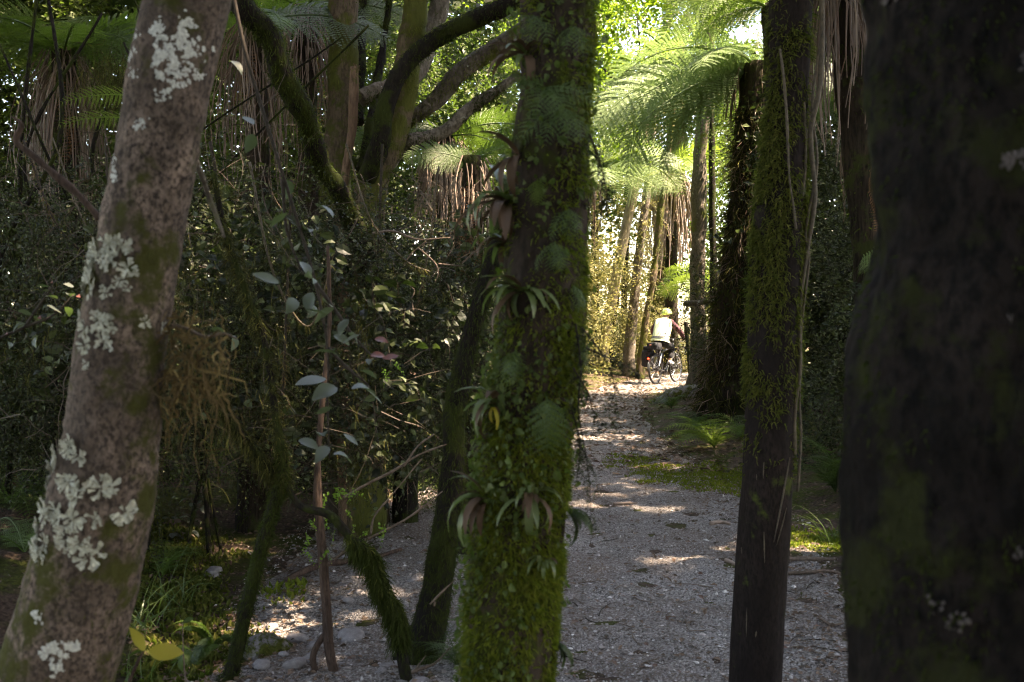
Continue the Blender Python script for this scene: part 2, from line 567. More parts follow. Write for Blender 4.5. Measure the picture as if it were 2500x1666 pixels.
def gravel_mat():
    m, nt, out = nmat('gravel')
    g = G(nt)
    co = g.co()
    v = g.n('ShaderNodeTexVoronoi')
    g.set(v.inputs['Vector'], co)
    v.inputs['Scale'].default_value = 105
    cell = g.ramp(v.outputs['Color'], [(0.12, (0.12, 0.105, 0.095)), (0.42, (0.36, 0.328, 0.305)), (0.72, (0.52, 0.48, 0.45)), (1, (0.72, 0.68, 0.65))])
    d = g.ramp(v.outputs['Distance'], [(0.0, 1.0), (0.6, 0.8), (0.85, 0.35), (1.0, 0.2)])
    c = g.mix(1.0, cell, d, 'MULTIPLY')
    soil = g.mix(g.noise(co, 120, 4), (0.10, 0.068, 0.05), (0.22, 0.16, 0.125))
    k = g.ramp(g.noise(co, 1.3, 5, 0.65, 0.6), [(0.38, 0.0), (0.62, 0.9)])
    k2 = g.math('MULTIPLY', k, g.ramp(g.noise(co, 60, 3), [(0.35, 0.2), (0.6, 1.0)]))
    c = g.mix(k2, c, soil)
    h = g.math('ADD', g.ramp(v.outputs['Distance'], [(0, 1.0), (1, 0.0)]), g.math('MULTIPLY', g.noise(co, 25, 4), 0.8))
    p = g.pbr(c, 0.8, g.bump(h, 1.0, 0.022), 0.2)
    nt.links.new(p.outputs[0], out.inputs[0])
    return m


def soil_mat():
    m, nt, out = nmat('forest_floor')
    g = G(nt)
    co = g.co()
    n1 = g.noise(co, 40, 5, 0.7)
    c = g.ramp(n1, [(0.3, (0.028, 0.020, 0.015)), (0.5, (0.075, 0.050, 0.036)), (0.7, (0.14, 0.095, 0.07))])
    mk = g.ramp(g.noise(co, 1.6, 5, 0.7), [(0.46, 0.0), (0.56, 1.0)])
    mc = g.ramp(n1, [(0.3, (0.022, 0.028, 0.006)), (0.7, (0.085, 0.095, 0.018))])
    c = g.mix(mk, c, mc)
    p = g.pbr(c, 0.9, g.bump(g.math('ADD', n1, g.noise(co, 9, 4)), 1.0, 0.03), 0.15)
    nt.links.new(p.outputs[0], out.inputs[0])
    return m


M['gravel'] = gravel_mat()
M['soil'] = soil_mat()
M['pebble'] = leafmat('pebble', [(0.07, 0.058, 0.052), (0.36, 0.325, 0.30), (0.17, 0.14, 0.12), (0.52, 0.48, 0.45), (0.24, 0.20, 0.175), (0.62, 0.58, 0.55), (0.15, 0.12, 0.105)], 0.0, 0.75, 0.3)

# ------------------------------------------------------------------ ground and path
PE = np.array([  # Y, left edge, right edge of the path
    (0.0, -2.6, 1.6), (3.0, -1.9, 1.7), (4.3, -1.45, 1.75), (5.5, -1.55, 1.9), (7.5, -1.55, 2.2), (9.0, -1.05, 2.15), (11.4, -0.3, 2.0), (14, 0.25, 2.0),
    (17, 0.75, 2.25), (20, 1.3, 2.8), (22.5, 2.0, 4.1), (24.5, 2.8, 5.9), (27, 4.2, 9.0), (31, 6.5, 13.0), (36, 9, 18)])


def gz(x, y):
    x, y = np.asarray(x, float), np.asarray(y, float)
    le = np.interp(y, PE[:, 0], PE[:, 1])
    re = np.interp(y, PE[:, 0], PE[:, 2])
    dl = np.maximum(0, le - x - 0.1)
    dr = np.maximum(0, x - re - 0.1)
    P = np.stack([x * 0.8, y * 0.8, np.zeros_like(x)], -1)
    out = np.minimum(dl, 6) * 0.16 + np.minimum(dr, 4) * 0.16
    rough = 0.02 + 0.22 * np.clip((dl + dr) * 0.7, 0, 1)
    crown = 0.0
    return out + rough * fbm(P * 1.2, 3, 3) * 0.8 + 0.03 * fbm(P * 6, 2, 5) + crown


def grid(x0, x1, y0, y1, nx, ny):
    X, Y = np.meshgrid(np.linspace(x0, x1, nx), np.linspace(y0, y1, ny))
    a = (np.arange(ny - 1)[:, None] * nx + np.arange(nx - 1)[None]).ravel()
    return X.ravel(), Y.ravel(), np.stack([a, a + 1, a + nx + 1, a + nx], 1)


mb = MB()
X, Y, F = grid(-12, 14, -6, 34, 120, 200)
mb.add(np.stack([X, Y, gz(X, Y)], 1), F)
# the same sheet continues coarsely to the horizon
XX = np.concatenate([np.linspace(-400, -12, 12), np.linspace(14, 400, 12)])
for (xa, xb, ya, yb) in ((-400, -12, -6, 34), (14, 400, -6, 34), (-400, 400, 34, 420), (-400, 400, -300, -6)):
    X, Y, F = grid(xa, xb, ya, yb, 14, 14)
    zz = np.where((np.abs(X) > 399) | (Y > 60) | (Y < -40), 0.6, gz(np.clip(X, -12, 14), np.clip(Y, -6, 34)))
    mb.add(np.stack([X, Y, zz - 0.002], 1), F)
ground = obj('ground', mb, M['soil'], smooth=True, kind='structure')
ground['label'] = 'brown forest floor with moss and rotting leaves'

ny, nx = 320, 48
yy = np.concatenate([np.linspace(0, 12, 210), np.linspace(12.05, 36, ny - 210)])
uu = np.linspace(0, 1, nx)
le = np.interp(yy, PE[:, 0], PE[:, 1]) + 0.14 * fbm(np.stack([yy * 1.1, yy * 0, yy * 0], 1), 3, 21)
re = np.interp(yy, PE[:, 0], PE[:, 2]) + 0.14 * fbm(np.stack([yy * 1.1, yy * 0, yy * 0 + 9], 1), 3, 22)
PX = le[:, None] * (1 - uu) + re[:, None] * uu
PY = np.repeat(yy[:, None], nx, 1)
edge = np.minimum(uu, 1 - uu)[None] * (re - le)[:, None]
PZ = gz(PX, PY) + 0.012 - 0.05 * np.clip(1 - edge / 0.12, 0, 1) + 0.012 * fbm(np.stack([PX * 14, PY * 14, PX * 0], -1), 2, 8)
a = (np.arange(ny - 1)[:, None] * nx + np.arange(nx - 1)[None]).ravel()
path = obj('gravel_path', (np.stack([PX, PY, PZ], -1).reshape(-1, 3), np.stack([a, a + 1, a + nx + 1, a + nx], 1)), M['gravel'], smooth=True, kind='structure')
path['label'] = 'grey gravel cycle path winding through the forest'


def icob(sub, seed, flat=0.6, amp=0.25):
    bm = bmesh.new()
    bmesh.ops.create_icosphere(bm, subdivisions=sub, radius=1.0)
    V = np.array([v.co for v in bm.verts])
    F = np.array([[v.index for v in f.verts] for f in bm.faces])
    bm.free()
    V = V * (1 + amp * fbm(V * 1.3 + seed * 7.3, 3, seed))[:, None]
    V = V * np.array((1.0, 0.75, flat))
    return V, F


# loose gravel stones lying on the path, near the camera (finer than one can pick out)
oV = np.array([(1, 0, 0), (-1, 0, 0), (0, 1, 0), (0, -1, 0), (0, 0, 1), (0, 0, -1)], float)
oF = np.array([(0, 2, 4), (2, 1, 4), (1, 3, 4), (3, 0, 4), (2, 0, 5), (1, 2, 5), (3, 1, 5), (0, 3, 5)])
n = 24000
y = 3.6 + 10.5 * R.random(n) ** 1.6
l_, r_ = np.interp(y, PE[:, 0], PE[:, 1]), np.interp(y, PE[:, 0], PE[:, 2])
x = l_ + (r_ - l_) * R.uniform(-0.02, 1.02, n)
s = R.lognormal(math.log(0.0056), 0.45, n).clip(0.003, 0.018)
S3 = s[:, None] * R.uniform(0.55, 1.25, (n, 3)) * np.array((1, 1, .6))
th = R.uniform(0, 6.28, n)
V = oV[None] * (1 + 0.25 * R.normal(size=(n, 6, 1))) * S3[:, None]
V = np.stack([V[..., 0] * np.cos(th)[:, None] - V[..., 1] * np.sin(th)[:, None], V[..., 0] * np.sin(th)[:, None] + V[..., 1] * np.cos(th)[:, None], V[..., 2]], -1)
V = V + np.stack([x, y, gz(x, y) + 0.012 + s * 0.2], -1)[:, None]
obj('gravel', (V.reshape(-1, 3), (np.arange(n)[:, None, None] * 6 + oF[None]).reshape(-1, 3)), M['pebble'], path, kind='stuff')

# larger stones in the gravel, one object each
stones = [mesh('stone', *(lambda q: (q[0], [q[1]]))(icob(2, k, 0.42, 0.35)), M['rock'], True) for k in range(5)]
n = 190
spx = R.uniform(590, 1260, n)
spy = R.uniform(1330, 1690, n)
for i in range(n):
    gx, gy = gnd(spx[i], spy[i])
    r0 = float(np.clip(R.lognormal(math.log(0.021), 0.4), 0.012, 0.055))
    place('stone', stones[i % 5], (gx, gy, float(gz(gx, gy)) + 0.012), (R.uniform(-.2, .2), R.uniform(-.2, .2), R.uniform(0, 6.3)), r0, path)
for (px, py, r0) in ((520, 1412, .075), (860, 1567, .085), (725, 1570, .07), (665, 1537, .04), (850, 1480, .05), (1010, 1420, .05), (760, 1625, .045), (720, 1640, .06), (640, 1640, .05), (1230, 1560, .04)):
    gx, gy = gnd(px, py)
    place('stone', stones[int(px) % 5], (gx, gy, float(gz(gx, gy)) + 0.02), (0.1, 0.1, px), r0, path)
gx, gy = gnd(650, 1600)
V, F = icob(3, 11, 0.55, 0.3)
tag(obj('boulder', (V * 0.125 + np.array((gx, gy, gz(gx, gy) + 0.02)), F), M['rock_moss'], smooth=True, loc=(gx, gy, float(gz(gx, gy)))),
    'rounded boulder capped with green moss beside the leaning mossy stem', 'rock')
BV = V * 0.125 + np.array((gx, gy, gz(gx, gy) + 0.02))
BN = norm(V)
BO = bpy.data.objects['boulder']

# fallen leaves and needles, thickest along the edges of the path
def litter(n, y0, y1, spread, size, bias):
    y = y0 + (y1 - y0) * R.random(n) ** bias
    l_, r_ = np.interp(y, PE[:, 0], PE[:, 1]), np.interp(y, PE[:, 0], PE[:, 2])
    sd = R.random(n) < 0.5
    e = np.abs(R.normal(size=n)) * spread
    x = np.where(sd, l_ + 0.35 - e + R.uniform(0, .4, n), r_ - 0.35 + e - R.uniform(0, .4, n))
    un = R.random(n) < 0.35
    x = np.where(un, l_ + (r_ - l_) * R.random(n), x)
    D = norm(np.stack([R.normal(size=n), R.normal(size=n), 0.15 * R.normal(size=n)], 1))
    N = norm(np.stack([.35 * R.normal(size=n), .35 * R.normal(size=n), np.ones(n)], 1))
    L = size * R.uniform(0.5, 1.4, n)
    return leaves(np.stack([x, y, gz(x, y) + 0.02], 1), D, N, L, L * R.choice([0.12, 0.5, 0.6], n), 0.2)


mb = MB()
mb.add(*litter(17000, 3.6, 12, 0.8, 0.034, 1.3))
mb.add(*litter(12000, 10, 32, 1.5, 0.075, 1.2))
tag(obj('leaf_litter', mb, M['leaf_brown'], kind='stuff'), 'brown fallen leaves scattered over the path edges', 'leaf litter')

# ------------------------------------------------------------------ moss carpets
def moss_patch(name, label, poly, h, n, mat, Ycol=None):
    """cushion of short moss leaves over a ground polygon given in world x,y"""
    poly = np.array(poly)
    lo, hi = poly.min(0) - .2, poly.max(0) + .2
    P = R.uniform(lo, hi, (n * 2, 2))
    inside = np.zeros(len(P), bool)
    j = len(poly) - 1
    for i in range(len(poly)):
        a_, b_ = poly[i], poly[j]
        c = ((a_[1] > P[:, 1]) != (b_[1] > P[:, 1])) & (P[:, 0] < (b_[0] - a_[0]) * (P[:, 1] - a_[1]) / (b_[1] - a_[1] + 1e-9) + a_[0])
        inside ^= c
        j = i
    d2 = np.full(len(P), 9.0)
    for i in range(len(poly)):
        a_, b_ = poly[i - 1], poly[i]
        q = np.clip(((P - a_) @ (b_ - a_)) / ((b_ - a_) @ (b_ - a_) + 1e-9), 0, 1)
        d2 = np.minimum(d2, np.linalg.norm(P - a_ - q[:, None] * (b_ - a_), axis=1))
    sgn = np.where(inside, d2, -d2)
    f = fbm(np.c_[P * 4, P[:, 0] * 0], 4, 4)
    P = P[R.random(len(P)) < np.clip(.45 + sgn * 3 + f * 1.3, 0, 1) * (sgn > -.25)]
    z = gz(P[:, 0], P[:, 1]) + 0.012 + h * 0.5 * (1 + fbm(np.c_[P * 8, P[:, 0] * 0], 2, 9))
    D = norm(np.c_[0.7 * R.normal(size=(len(P), 2)), np.ones(len(P))])
    s = R.uniform(0.6, 1.3, len(P))
    V, F = leaves(np.c_[P, z - h * .7], D, rdir(len(P)), h * 1.4 * s, h * 0.75 * s)
    c = np.array((P[:, 0].mean(), P[:, 1].mean(), 0))
    return tag(obj(name, (V, F), mat, loc=c), label, 'moss', kind='stuff')


moss_patch('moss_patch', 'bright yellow-green moss patch reaching onto the path below the ground ferns',
           [gnd(*p) for p in ((1515, 1112), (1560, 1118), (1640, 1145), (1740, 1135), (1860, 1175), (1900, 1215), (1810, 1216), (1700, 1200), (1590, 1178), (1530, 1150))], 0.02, 11000, M['moss_lime'])
moss_patch('moss_patch', 'dark green moss strip on the path edge behind the straight trunk',
           [gnd(*p) for p in ((1900, 1300), (2000, 1305), (2120, 1330), (2140, 1365), (2020, 1350), (1900, 1330))], 0.018, 4000, M['moss_bright'])
moss_patch('moss_patch', 'small bright moss cushion on the stony ground near the leaning stem',
           [gnd(*p) for p in ((640, 1430), (700, 1425), (712, 1452), (650, 1462))], 0.03, 700, M['moss_bright'])
moss_patch('moss_patch', 'mossy ground around the grass tuft at the foot of the lichen trunk',
           [gnd(*p) for p in ((330, 1330), (520, 1330), (560, 1440), (560, 1640), (430, 1700), (300, 1700))], 0.03, 9000, M['moss_olive'])

# ------------------------------------------------------------------ foreground trees
def pxtube(rows, Y, n, sides, disp=None, ground_to=True, cap=True):
    """rows: (py, px centre, half width px) from top to bottom at distance Y"""
    rows = np.array(rows, float)
    P = np.array([at(r[1], r[0], Y) for r in rows])
    return Tube(P, rows[:, 2] / FPX * Y, n, sides, disp, cap), rows


def even(rows):
    """resample the rows at even pixel steps so that radii follow the path"""
    rows = np.array(rows, float)
    ys = np.linspace(rows[0, 0], rows[-1, 0], 20)
    return [(yv, np.interp(yv, rows[:, 0], rows[:, 1]), np.interp(yv, rows[:, 0], rows[:, 2])) for yv in ys]


def front(rows, Y, px, py):
    """point and normal on the camera side of a pxtube"""
    rows = np.array(rows)
    c, w = np.interp(py, rows[:, 0], rows[:, 1]), np.interp(py, rows[:, 0], rows[:, 2])
    r = w / FPX * Y
    dx = np.clip((px - c) / w, -0.97, 0.97)
    nz = math.sqrt(1 - dx * dx)
    C = at(c, py, Y)
    N = np.array((dx, -nz, 0.0))
    return C + N * r, N


def lichen_lobes(P, N, size, n, T=None):
    """a rosette of forked leafy lobes lying on a surface"""
    mb = MB()
    t1 = norm(np.cross(N, (0, 0, 1.0)))
    t2 = np.cross(N, t1)
    for k in range(n):
        a0 = R.uniform(0, 6.28)
        r0 = size * R.uniform(0, 0.55)
        c = P + (t1 * math.cos(a0) + t2 * math.sin(a0)) * r0
        c = c + N * (-(r0 ** 2) * 3 + R.uniform(0.001, 0.004))
        a = a0 + R.normal() * 0.7
        L = min(size * R.uniform(0.25, 0.55), .016)
        w = L * R.uniform(0.25, 0.42)

        def rib(c, a, L, w, lift0, lift1, ws):
            d = t1 * math.cos(a) + t2 * math.sin(a)
            s = -t1 * math.sin(a) + t2 * math.cos(a)
            ts = np.linspace(0, 1, len(ws))
            V = []
            for q, wk in zip(ts, ws):
                m = c + d * L * q + N * (lift0 + (lift1 - lift0) * q ** 1.5)
                V += [m - s * w * wk + N * w * R.uniform(-.1, .7), m + N * w * R.uniform(-.1, .2), m + s * w * wk + N * w * R.uniform(-.1, .7)]
            nn = len(ws)
            F = []
            for i in range(nn - 1):
                for j in (0, 1):
                    F.append((i * 3 + j, i * 3 + j + 1, i * 3 + j + 4, i * 3 + j + 3))
            mb.add(V, np.array(F))
            return c + d * L + N * lift1
        e = rib(c, a, L, w, 0.0, L * 0.18, (0.35, 0.6, 0.9))
        for da in (-0.6, 0.55):
            rib(e, a + da + R.normal() * .2, L * R.uniform(0.45, 0.75), w * .9, 0, L * R.uniform(0.0, 0.3), (0.7, 0.95, 0.75, 0.3))
    return mb


def strands(P, N, L, w, grav=0.6, segs=3, curl=0.35):
    """hair-like moss strands: thin folded ribbons leaving a surface and bending down"""
    n = len(P)
    d = norm(N + 0.5 * R.normal(size=(n, 3)))
    L = np.broadcast_to(L, n)
    s = norm(np.cross(d, R.normal(size=(n, 3))))
    pts = [P]
    p = P
    for k in range(segs):
        d = norm(d + np.array((0, 0, -grav)) + curl * R.normal(size=(n, 3)))
        p = p + d * (L / segs)[:, None]
        pts.append(p)
    V = []
    for k, p in enumerate(pts):
        ww = w * (1 - 0.75 * k / segs)
        V += [p - s * ww * .5, p + s * ww * .5]
    V = np.stack(V, 1)
    m = 2 * (segs + 1)
    F = [np.arange(n)[:, None] * m + np.array([[2 * k, 2 * k + 1, 2 * k + 3, 2 * k + 2]]) for k in range(segs)]
    return V.reshape(-1, 3), np.concatenate(F)


k = R.integers(0, len(BV), 2600)
k = k[BN[k, 2] > .05]
obj('moss', strands(BV[k] + R.normal(size=(len(k), 3)) * .004, BN[k], R.uniform(.008, .02, len(k)), .004), M['moss_olive'], BO, kind='stuff')

# --- the leaning trunk with white lichen
YL = 2.0
LR = even([(-500, 590, 100), (0, 461, 99), (160, 420, 101), (320, 395, 97), (430, 371, 95), (560, 348, 98), (730, 318, 99), (880, 290, 106), (1100, 270, 112), (1250, 241, 126), (1400, 207, 127), (1560, 163, 133), (1666, 130, 136), (2200, -40, 150), (2760, -190, 190)])
base = at(-190, 2714, YL)
lt = thing('lichen_tree', 'leaning pinkish-brown trunk with clusters of white leafy lichen', 'tree', (base[0], base[1], 0))


def ldisp(X, N, r):
    return 0.004 * fbm(X * np.array((8, 8, 5)), 3, 1) + 0.0045 * fbm(X * np.array((55, 55, 38)), 3, 2) + 0.0016 * fbm(X * 190, 2, 3)


ltube, _ = pxtube(LR, YL, 320, 90, ldisp)
obj('trunk', ltube, M['bark_lichen'], lt, True)
# leafy lichens where the photograph has them
lichens = [(255, 625, .040, 13), (300, 610, .035, 12), (335, 608, .028, 9), (232, 655, .035, 12), (250, 690, .04, 14), (300, 640, .03, 9), (350, 660, .022, 8), (215, 715, .03, 10), (330, 690, .018, 7),
           (300, 718, .02, 8), (345, 708, .014, 6), (285, 783, .03, 11), (305, 790, .02, 7), (380, 787, .016, 6), (245, 800, .022, 8), (300, 830, .024, 9), (250, 840, .024, 9), (318, 805, .015, 6), (258, 885, .012, 5), (225, 775, .018, 7),
           (215, 1082, .030, 10), (245, 1098, .022, 8), (165, 1115, .034, 12), (140, 1150, .030, 10), (220, 1158, .032, 11), (245, 1180, .018, 6), (295, 1170, .036, 10), (135, 1195, .024, 9), (335, 1232, .034, 9), (150, 1240, .034, 13),
           (185, 1225, .026, 9), (235, 1245, .030, 10), (280, 1245, .022, 8), (215, 1280, .030, 10), (125, 1290, .032, 12), (160, 1300, .026, 9), (250, 1300, .026, 9), (270, 1330, .030, 10), (130, 1320, .026, 9), (150, 1328, .024, 8), (190, 1250, .02, 8), (225, 1315, .018, 6),
           (405, 800, .014, 5)]
for (px, py, s_, k) in lichens:
    P, N = front(LR, YL, px, py)
    obj('lichen_rosette', lichen_lobes(P, N, s_ * R.uniform(.7, 1.0), int(k * 2.2)), M['lichen'], lt)


def crust(P, N, r, t):
    """thin crusty lichen fleck with a ragged outline hugging the trunk"""
    t1 = norm(np.cross(N, (0, 0, 1.0)))
    t2 = np.cross(N, t1)
    k = 18
    V = [P + N * t]
    th = np.linspace(0, 2 * np.pi, k, endpoint=False)
    rr = r * (1 + 0.6 * fbm(np.c_[np.cos(th) * 3 + P[0] * 90, np.sin(th) * 3 + P[2] * 90, th * 0], 3, 5) + 0.25 * R.normal(size=k)).clip(.25, 1.9)
    for a, b in zip(th, rr):
        p = P + t1 * math.cos(a) * b + t2 * math.sin(a) * b
        u = (p - P) @ t1
        V.append(p - N * (u * u * 6.2) + N * t * .6)
    return np.array(V), [np.array([(0, 1 + i, 1 + (i + 1) % k) for i in range(k)])]


def crust_patch(rows, Yq, px, py, s_, n, t=.0035):
    mbk = MB()
    for q in range(n):
        dx, dy = R.normal(size=2) * s_ * .75 / Yq * FPX
        P2, N2 = front(rows, Yq, px + dx, py + dy)
        mbk.add(*crust(P2, N2, s_ * R.uniform(.12, .5), t))
    return mbk


for (px, py, s_) in ((423, 98, .016), (430, 112, .013), (485, 85, .016), (462, 108, .018), (478, 120, .02), (490, 140, .016), (500, 130, .012), (480, 145, .014), (452, 135, .012), (420, 150, .018), (435, 160, .016), (445, 185, .018), (460, 195, .022), (480, 190, .014), (455, 212, .016), (495, 188, .010),
                     (345, 115, .014), (350, 135, .014), (335, 140, .012), (342, 155, .010), (428, 255, .009), (382, 327, .011), (315, 440, .011), (308, 425, .008), (290, 408, .006), (305, 400, .007), (190, 1555, .022), (200, 1570, .016), (360, 205, .008), (150, 1470, .012)):
    mbk = crust_patch(LR, YL, px, py, s_ * .9, 13, .002)
    obj('lichen_crust', mbk, M['lichen_crust'], lt, kind='stuff')
# short moss tufts on the trunk edges
P, N, T = ltube.sample(2600, 0.3, 0.95)
k = fbm(P * 9, 3, 77) > 0.18
obj('moss', strands(P[k] - N[k] * .002, N[k], R.uniform(.006, .016, k.sum()), .0022), M['moss_olive'], lt, kind='stuff')
# side branch: the mossy stick left of the trunk, and the one right of it
t = Tube(A([(30, 285), (52, 305), (40, 345), (75, 375), (120, 415), (150, 440), (190, 475), (245, 535)], 2.35), np.array([3, 6, 8, 7, 8, 11, 8, 9]) / FPX * 2.35, 60, 12, barkdisp(.003, (40, 40, 40), 3, 5))
obj('branch', t, M['bark_sapling'], lt, True)
t = Tube(A([(472, 380, 2.1), (490, 420, 2.15), (510, 480, 2.2), (533, 540, 2.2), (548, 580, 2.2)]), np.array([8, 7, 6, 6, 4]) / FPX * 2.2, 50, 10, barkdisp(.002, (50, 50, 50), 3, 5))
obj('branch', t, M['bark_grey'], lt, True)
t = Tube(A([(418, 795, 2.0), (450, 800, 2.0), (500, 822, 2.0), (545, 815, 2.02), (580, 828, 2.02)]), np.array([5, 4, 4, 3, 2]) / FPX * 2.0, 30, 8)
twg = obj('branch', t, M['twig'], lt, True)

# hanging brown moss beard beside it
hx = at(450, 800, 2.0)
ht = thing('hanging_moss', 'tangled golden-brown moss beard dangling beside the lichen trunk', 'moss', hx)
n = 100
px = np.concatenate([R.normal(440, 24, n // 2), R.uniform(415, 545, n - n // 2)])
py = np.where(np.arange(n) < n // 2, R.uniform(755, 960, n), R.uniform(810, 960, n))
P0 = np.array([at(a_, b_, 2.0 + R.normal() * .02) for a_, b_ in zip(px, py)])
L = np.where(np.abs(px - 450) < 45, R.uniform(.05, .17, n), R.uniform(.03, .09, n))
mb = MB()
mb.add(*strands(P0, 0.7 * R.normal(size=(n, 3)) * np.array((1, .5, .5)), L * 1.9, .0062, 0.65, 9, 0.8))
mb.add(*strands(P0 + R.normal(size=(n, 3)) * np.array((.012, .008, .04)), R.normal(size=(n, 3)), R.uniform(.02, .08, n), .005, 0.5, 5, 1.0))
obj('strands', mb, M['moss_brown'], ht, kind='stuff')

# --- the mossy trunk in the middle
YC = 2.4
CR = even([(-500, 1385, 92), (0, 1362, 92), (200, 1357, 94), (400, 1340, 98), (550, 1332, 100), (730, 1324, 104), (870, 1312, 108), (990, 1295, 108), (1110, 1280, 110), (1320, 1265, 113), (1500, 1252, 112), (1666, 1238, 110), (2390, 1170, 150)])
base = at(1170, 2390, YC)
ct = thing('mossy_tree', 'thick upright trunk wrapped in green moss and small climbing leaves', 'tree', (base[0], base[1], 0))
ctube, _ = pxtube(CR, YC, 240, 72, barkdisp(.016, (10, 10, 6), 4, 4, 0.006))
obj('trunk', ctube, M['bark_mossy'], ct, True)


def pyof(P):
    return HY - (P[:, 2] - EYE) / P[:, 1] * FPX


def pxof(P):
    return 1250 + P[:, 0] / P[:, 1] * FPX


# moss: sparse above, thick below and down the right edge
P, N, T = ctube.sample(125000, 0.14, 0.75)
py, pxx = pyof(P), pxof(P)
cx = np.interp(py, [r[0] for r in CR], [r[1] for r in CR])
side = (pxx - cx) / 105
dens = np.clip((py - 560) / 350, 0.24, 1) * (0.7 + 0.4 * side.clip(-1, 1)) + 0.5 * np.exp(-((side - 0.95) / .2) ** 2) * (py > 640) + 0.25 * (py > 1000)
clump = fbm(P * np.array((16, 16, 12)), 3, 31)
k = (R.random(len(P)) < dens * 0.85 * np.clip(0.6 + 1.3 * clump, 0, 1.2)) & (N[:, 1] < 0.45)
L = R.uniform(.008, .024, k.sum()) * (1 + 0.8 * np.clip(clump[k], 0, 1))
obj('moss', strands(P[k] - N[k] * .002, N[k], L, .0046, 0.45, 2), M['moss_bright'], ct, kind='stuff')
# climbing leaves over the moss: ovate, hanging
P, N, T = ctube.sample(17000, 0.1, 0.75)
py = pyof(P)
cx = np.interp(py, [r[0] for r in CR], [r[1] for r in CR])
side = (pxof(P) - cx) / 105
dens = np.clip((py - 560) / 500, 0.05, 1) * np.clip(1.05 - 0.75 * np.maximum(side, 0), 0, 1) + 0.22 * (py < 620)
k = (R.random(len(P)) < dens * 0.62 * np.clip(.6 + 1.4 * fbm(P * np.array((9, 9, 7)), 3, 41), .1, 1.2)) & (N[:, 1] < 0.4)
P, N = P[k], N[k]
D = norm(np.array((0, 0, -1.0)) + 0.5 * N + 0.7 * R.normal(size=P.shape))
s_ = R.uniform(.005, .015, len(P)) * (1 + .5 * (R.random(len(P)) < .1))
obj('climbing_leaves', leaves6(P + N * R.uniform(.006, .026, (len(P), 1)), D, N + .5 * R.normal(size=P.shape), s_ * 1.35, s_), M['leaf_climber'], ct, kind='stuff')


# --- fern frond meshes (shared)
def frond_mesh(name, mat, L=1.0, W=0.32, npin=26, npl=15, arch=0.25, droop=0.55, pd=0.25, taper=0.75, thin=1.0, curlp=0.0, seed=1, tilt=0.0):
    """a divided frond along +X, arching up then drooping; two rows of pinnae, each with pinnules"""
    rr = np.random.default_rng(seed)
    t = np.linspace(0, 1, 40)
    cx, cz = np.cumsum(np.r_[0, np.cos(arch - (arch + droop * 1.6) * t[1:] ** 1.2)]), np.cumsum(np.r_[0, np.sin(arch - (arch + droop * 1.6) * t[1:] ** 1.2)])
    sc = L / 39
    C = np.c_[cx * sc, t * 0, cz * sc]
    mb = MB()
    tb = Tube(C[::4], np.linspace(.010, .002, 10) * L * 1.1, 20, 5, cap=False)
    mb.add(*tb.get())
    ts = np.linspace(0.10, 0.985, npin)
    allP, allD, allN, allL, allW = [], [], [], [], []
    for tk in ts:
        i = tk * 39
        i0 = min(int(i), 38)
        c = C[i0] + (C[i0 + 1] - C[i0]) * (i - i0)
        tn = norm(C[i0 + 1] - C[i0])
        up = np.array((-tn[2], 0, tn[0]))
        pl = W * L * (math.sin(math.pi * min(1, (tk * 0.93 + 0.05) ** taper)) ** 0.8) * rr.uniform(.88, 1.08) + 0.01 * L
        for sg in (-1, 1):
            d0 = norm((np.array((0, sg, 0)) * math.cos(tilt) + up * sg * math.sin(tilt)) * 0.9 + tn * 0.38 + up * rr.normal(0.02, .07))
            u = np.linspace(0.06, 1, npl)
            pos = c + d0 * (pl * u)[:, None] + np.array((0, 0, -1.0)) * (pd * pl * u ** 2)[:, None] + tn * (curlp * pl * u ** 2)[:, None]
            dd = norm(np.gradient(pos, axis=0))
            pw = min(pl * 0.19, 0.62 * L / npin) * (1 - u ** 1.6 * 0.8) * thin + 0.002 * L
            for s2 in (-1, 1):
                pdv = norm(tn * s2 * 1.0 + dd * 0.45 + rr.normal(size=(npl, 3)) * 0.06)
                allP.append(pos)
                allD.append(pdv)
                allN.append(np.repeat((up * math.cos(tilt) - np.array((0, 1.0, 0)) * math.sin(tilt))[None], npl, 0) + rr.normal(size=(npl, 3)) * .2)
                allL.append(pw)
                allW.append(np.full(npl, pl / npl * 1.05) * thin)
            pos = pos[::3]
            mb.add(np.stack([pos[:-1] - tn * .0015 * L, pos[:-1] + tn * .0015 * L, pos[1:] + tn * .001 * L, pos[1:] - tn * .001 * L], 1).reshape(-1, 3), np.arange((len(pos) - 1) * 4).reshape(-1, 4))
    mb.add(*leaves(np.concatenate(allP), np.concatenate(allD), np.concatenate(allN), np.concatenate(allL), np.concatenate(allW), 0.1))
    V, F = mb.get()
    return mesh(name, V, F, mat)


FM = {}


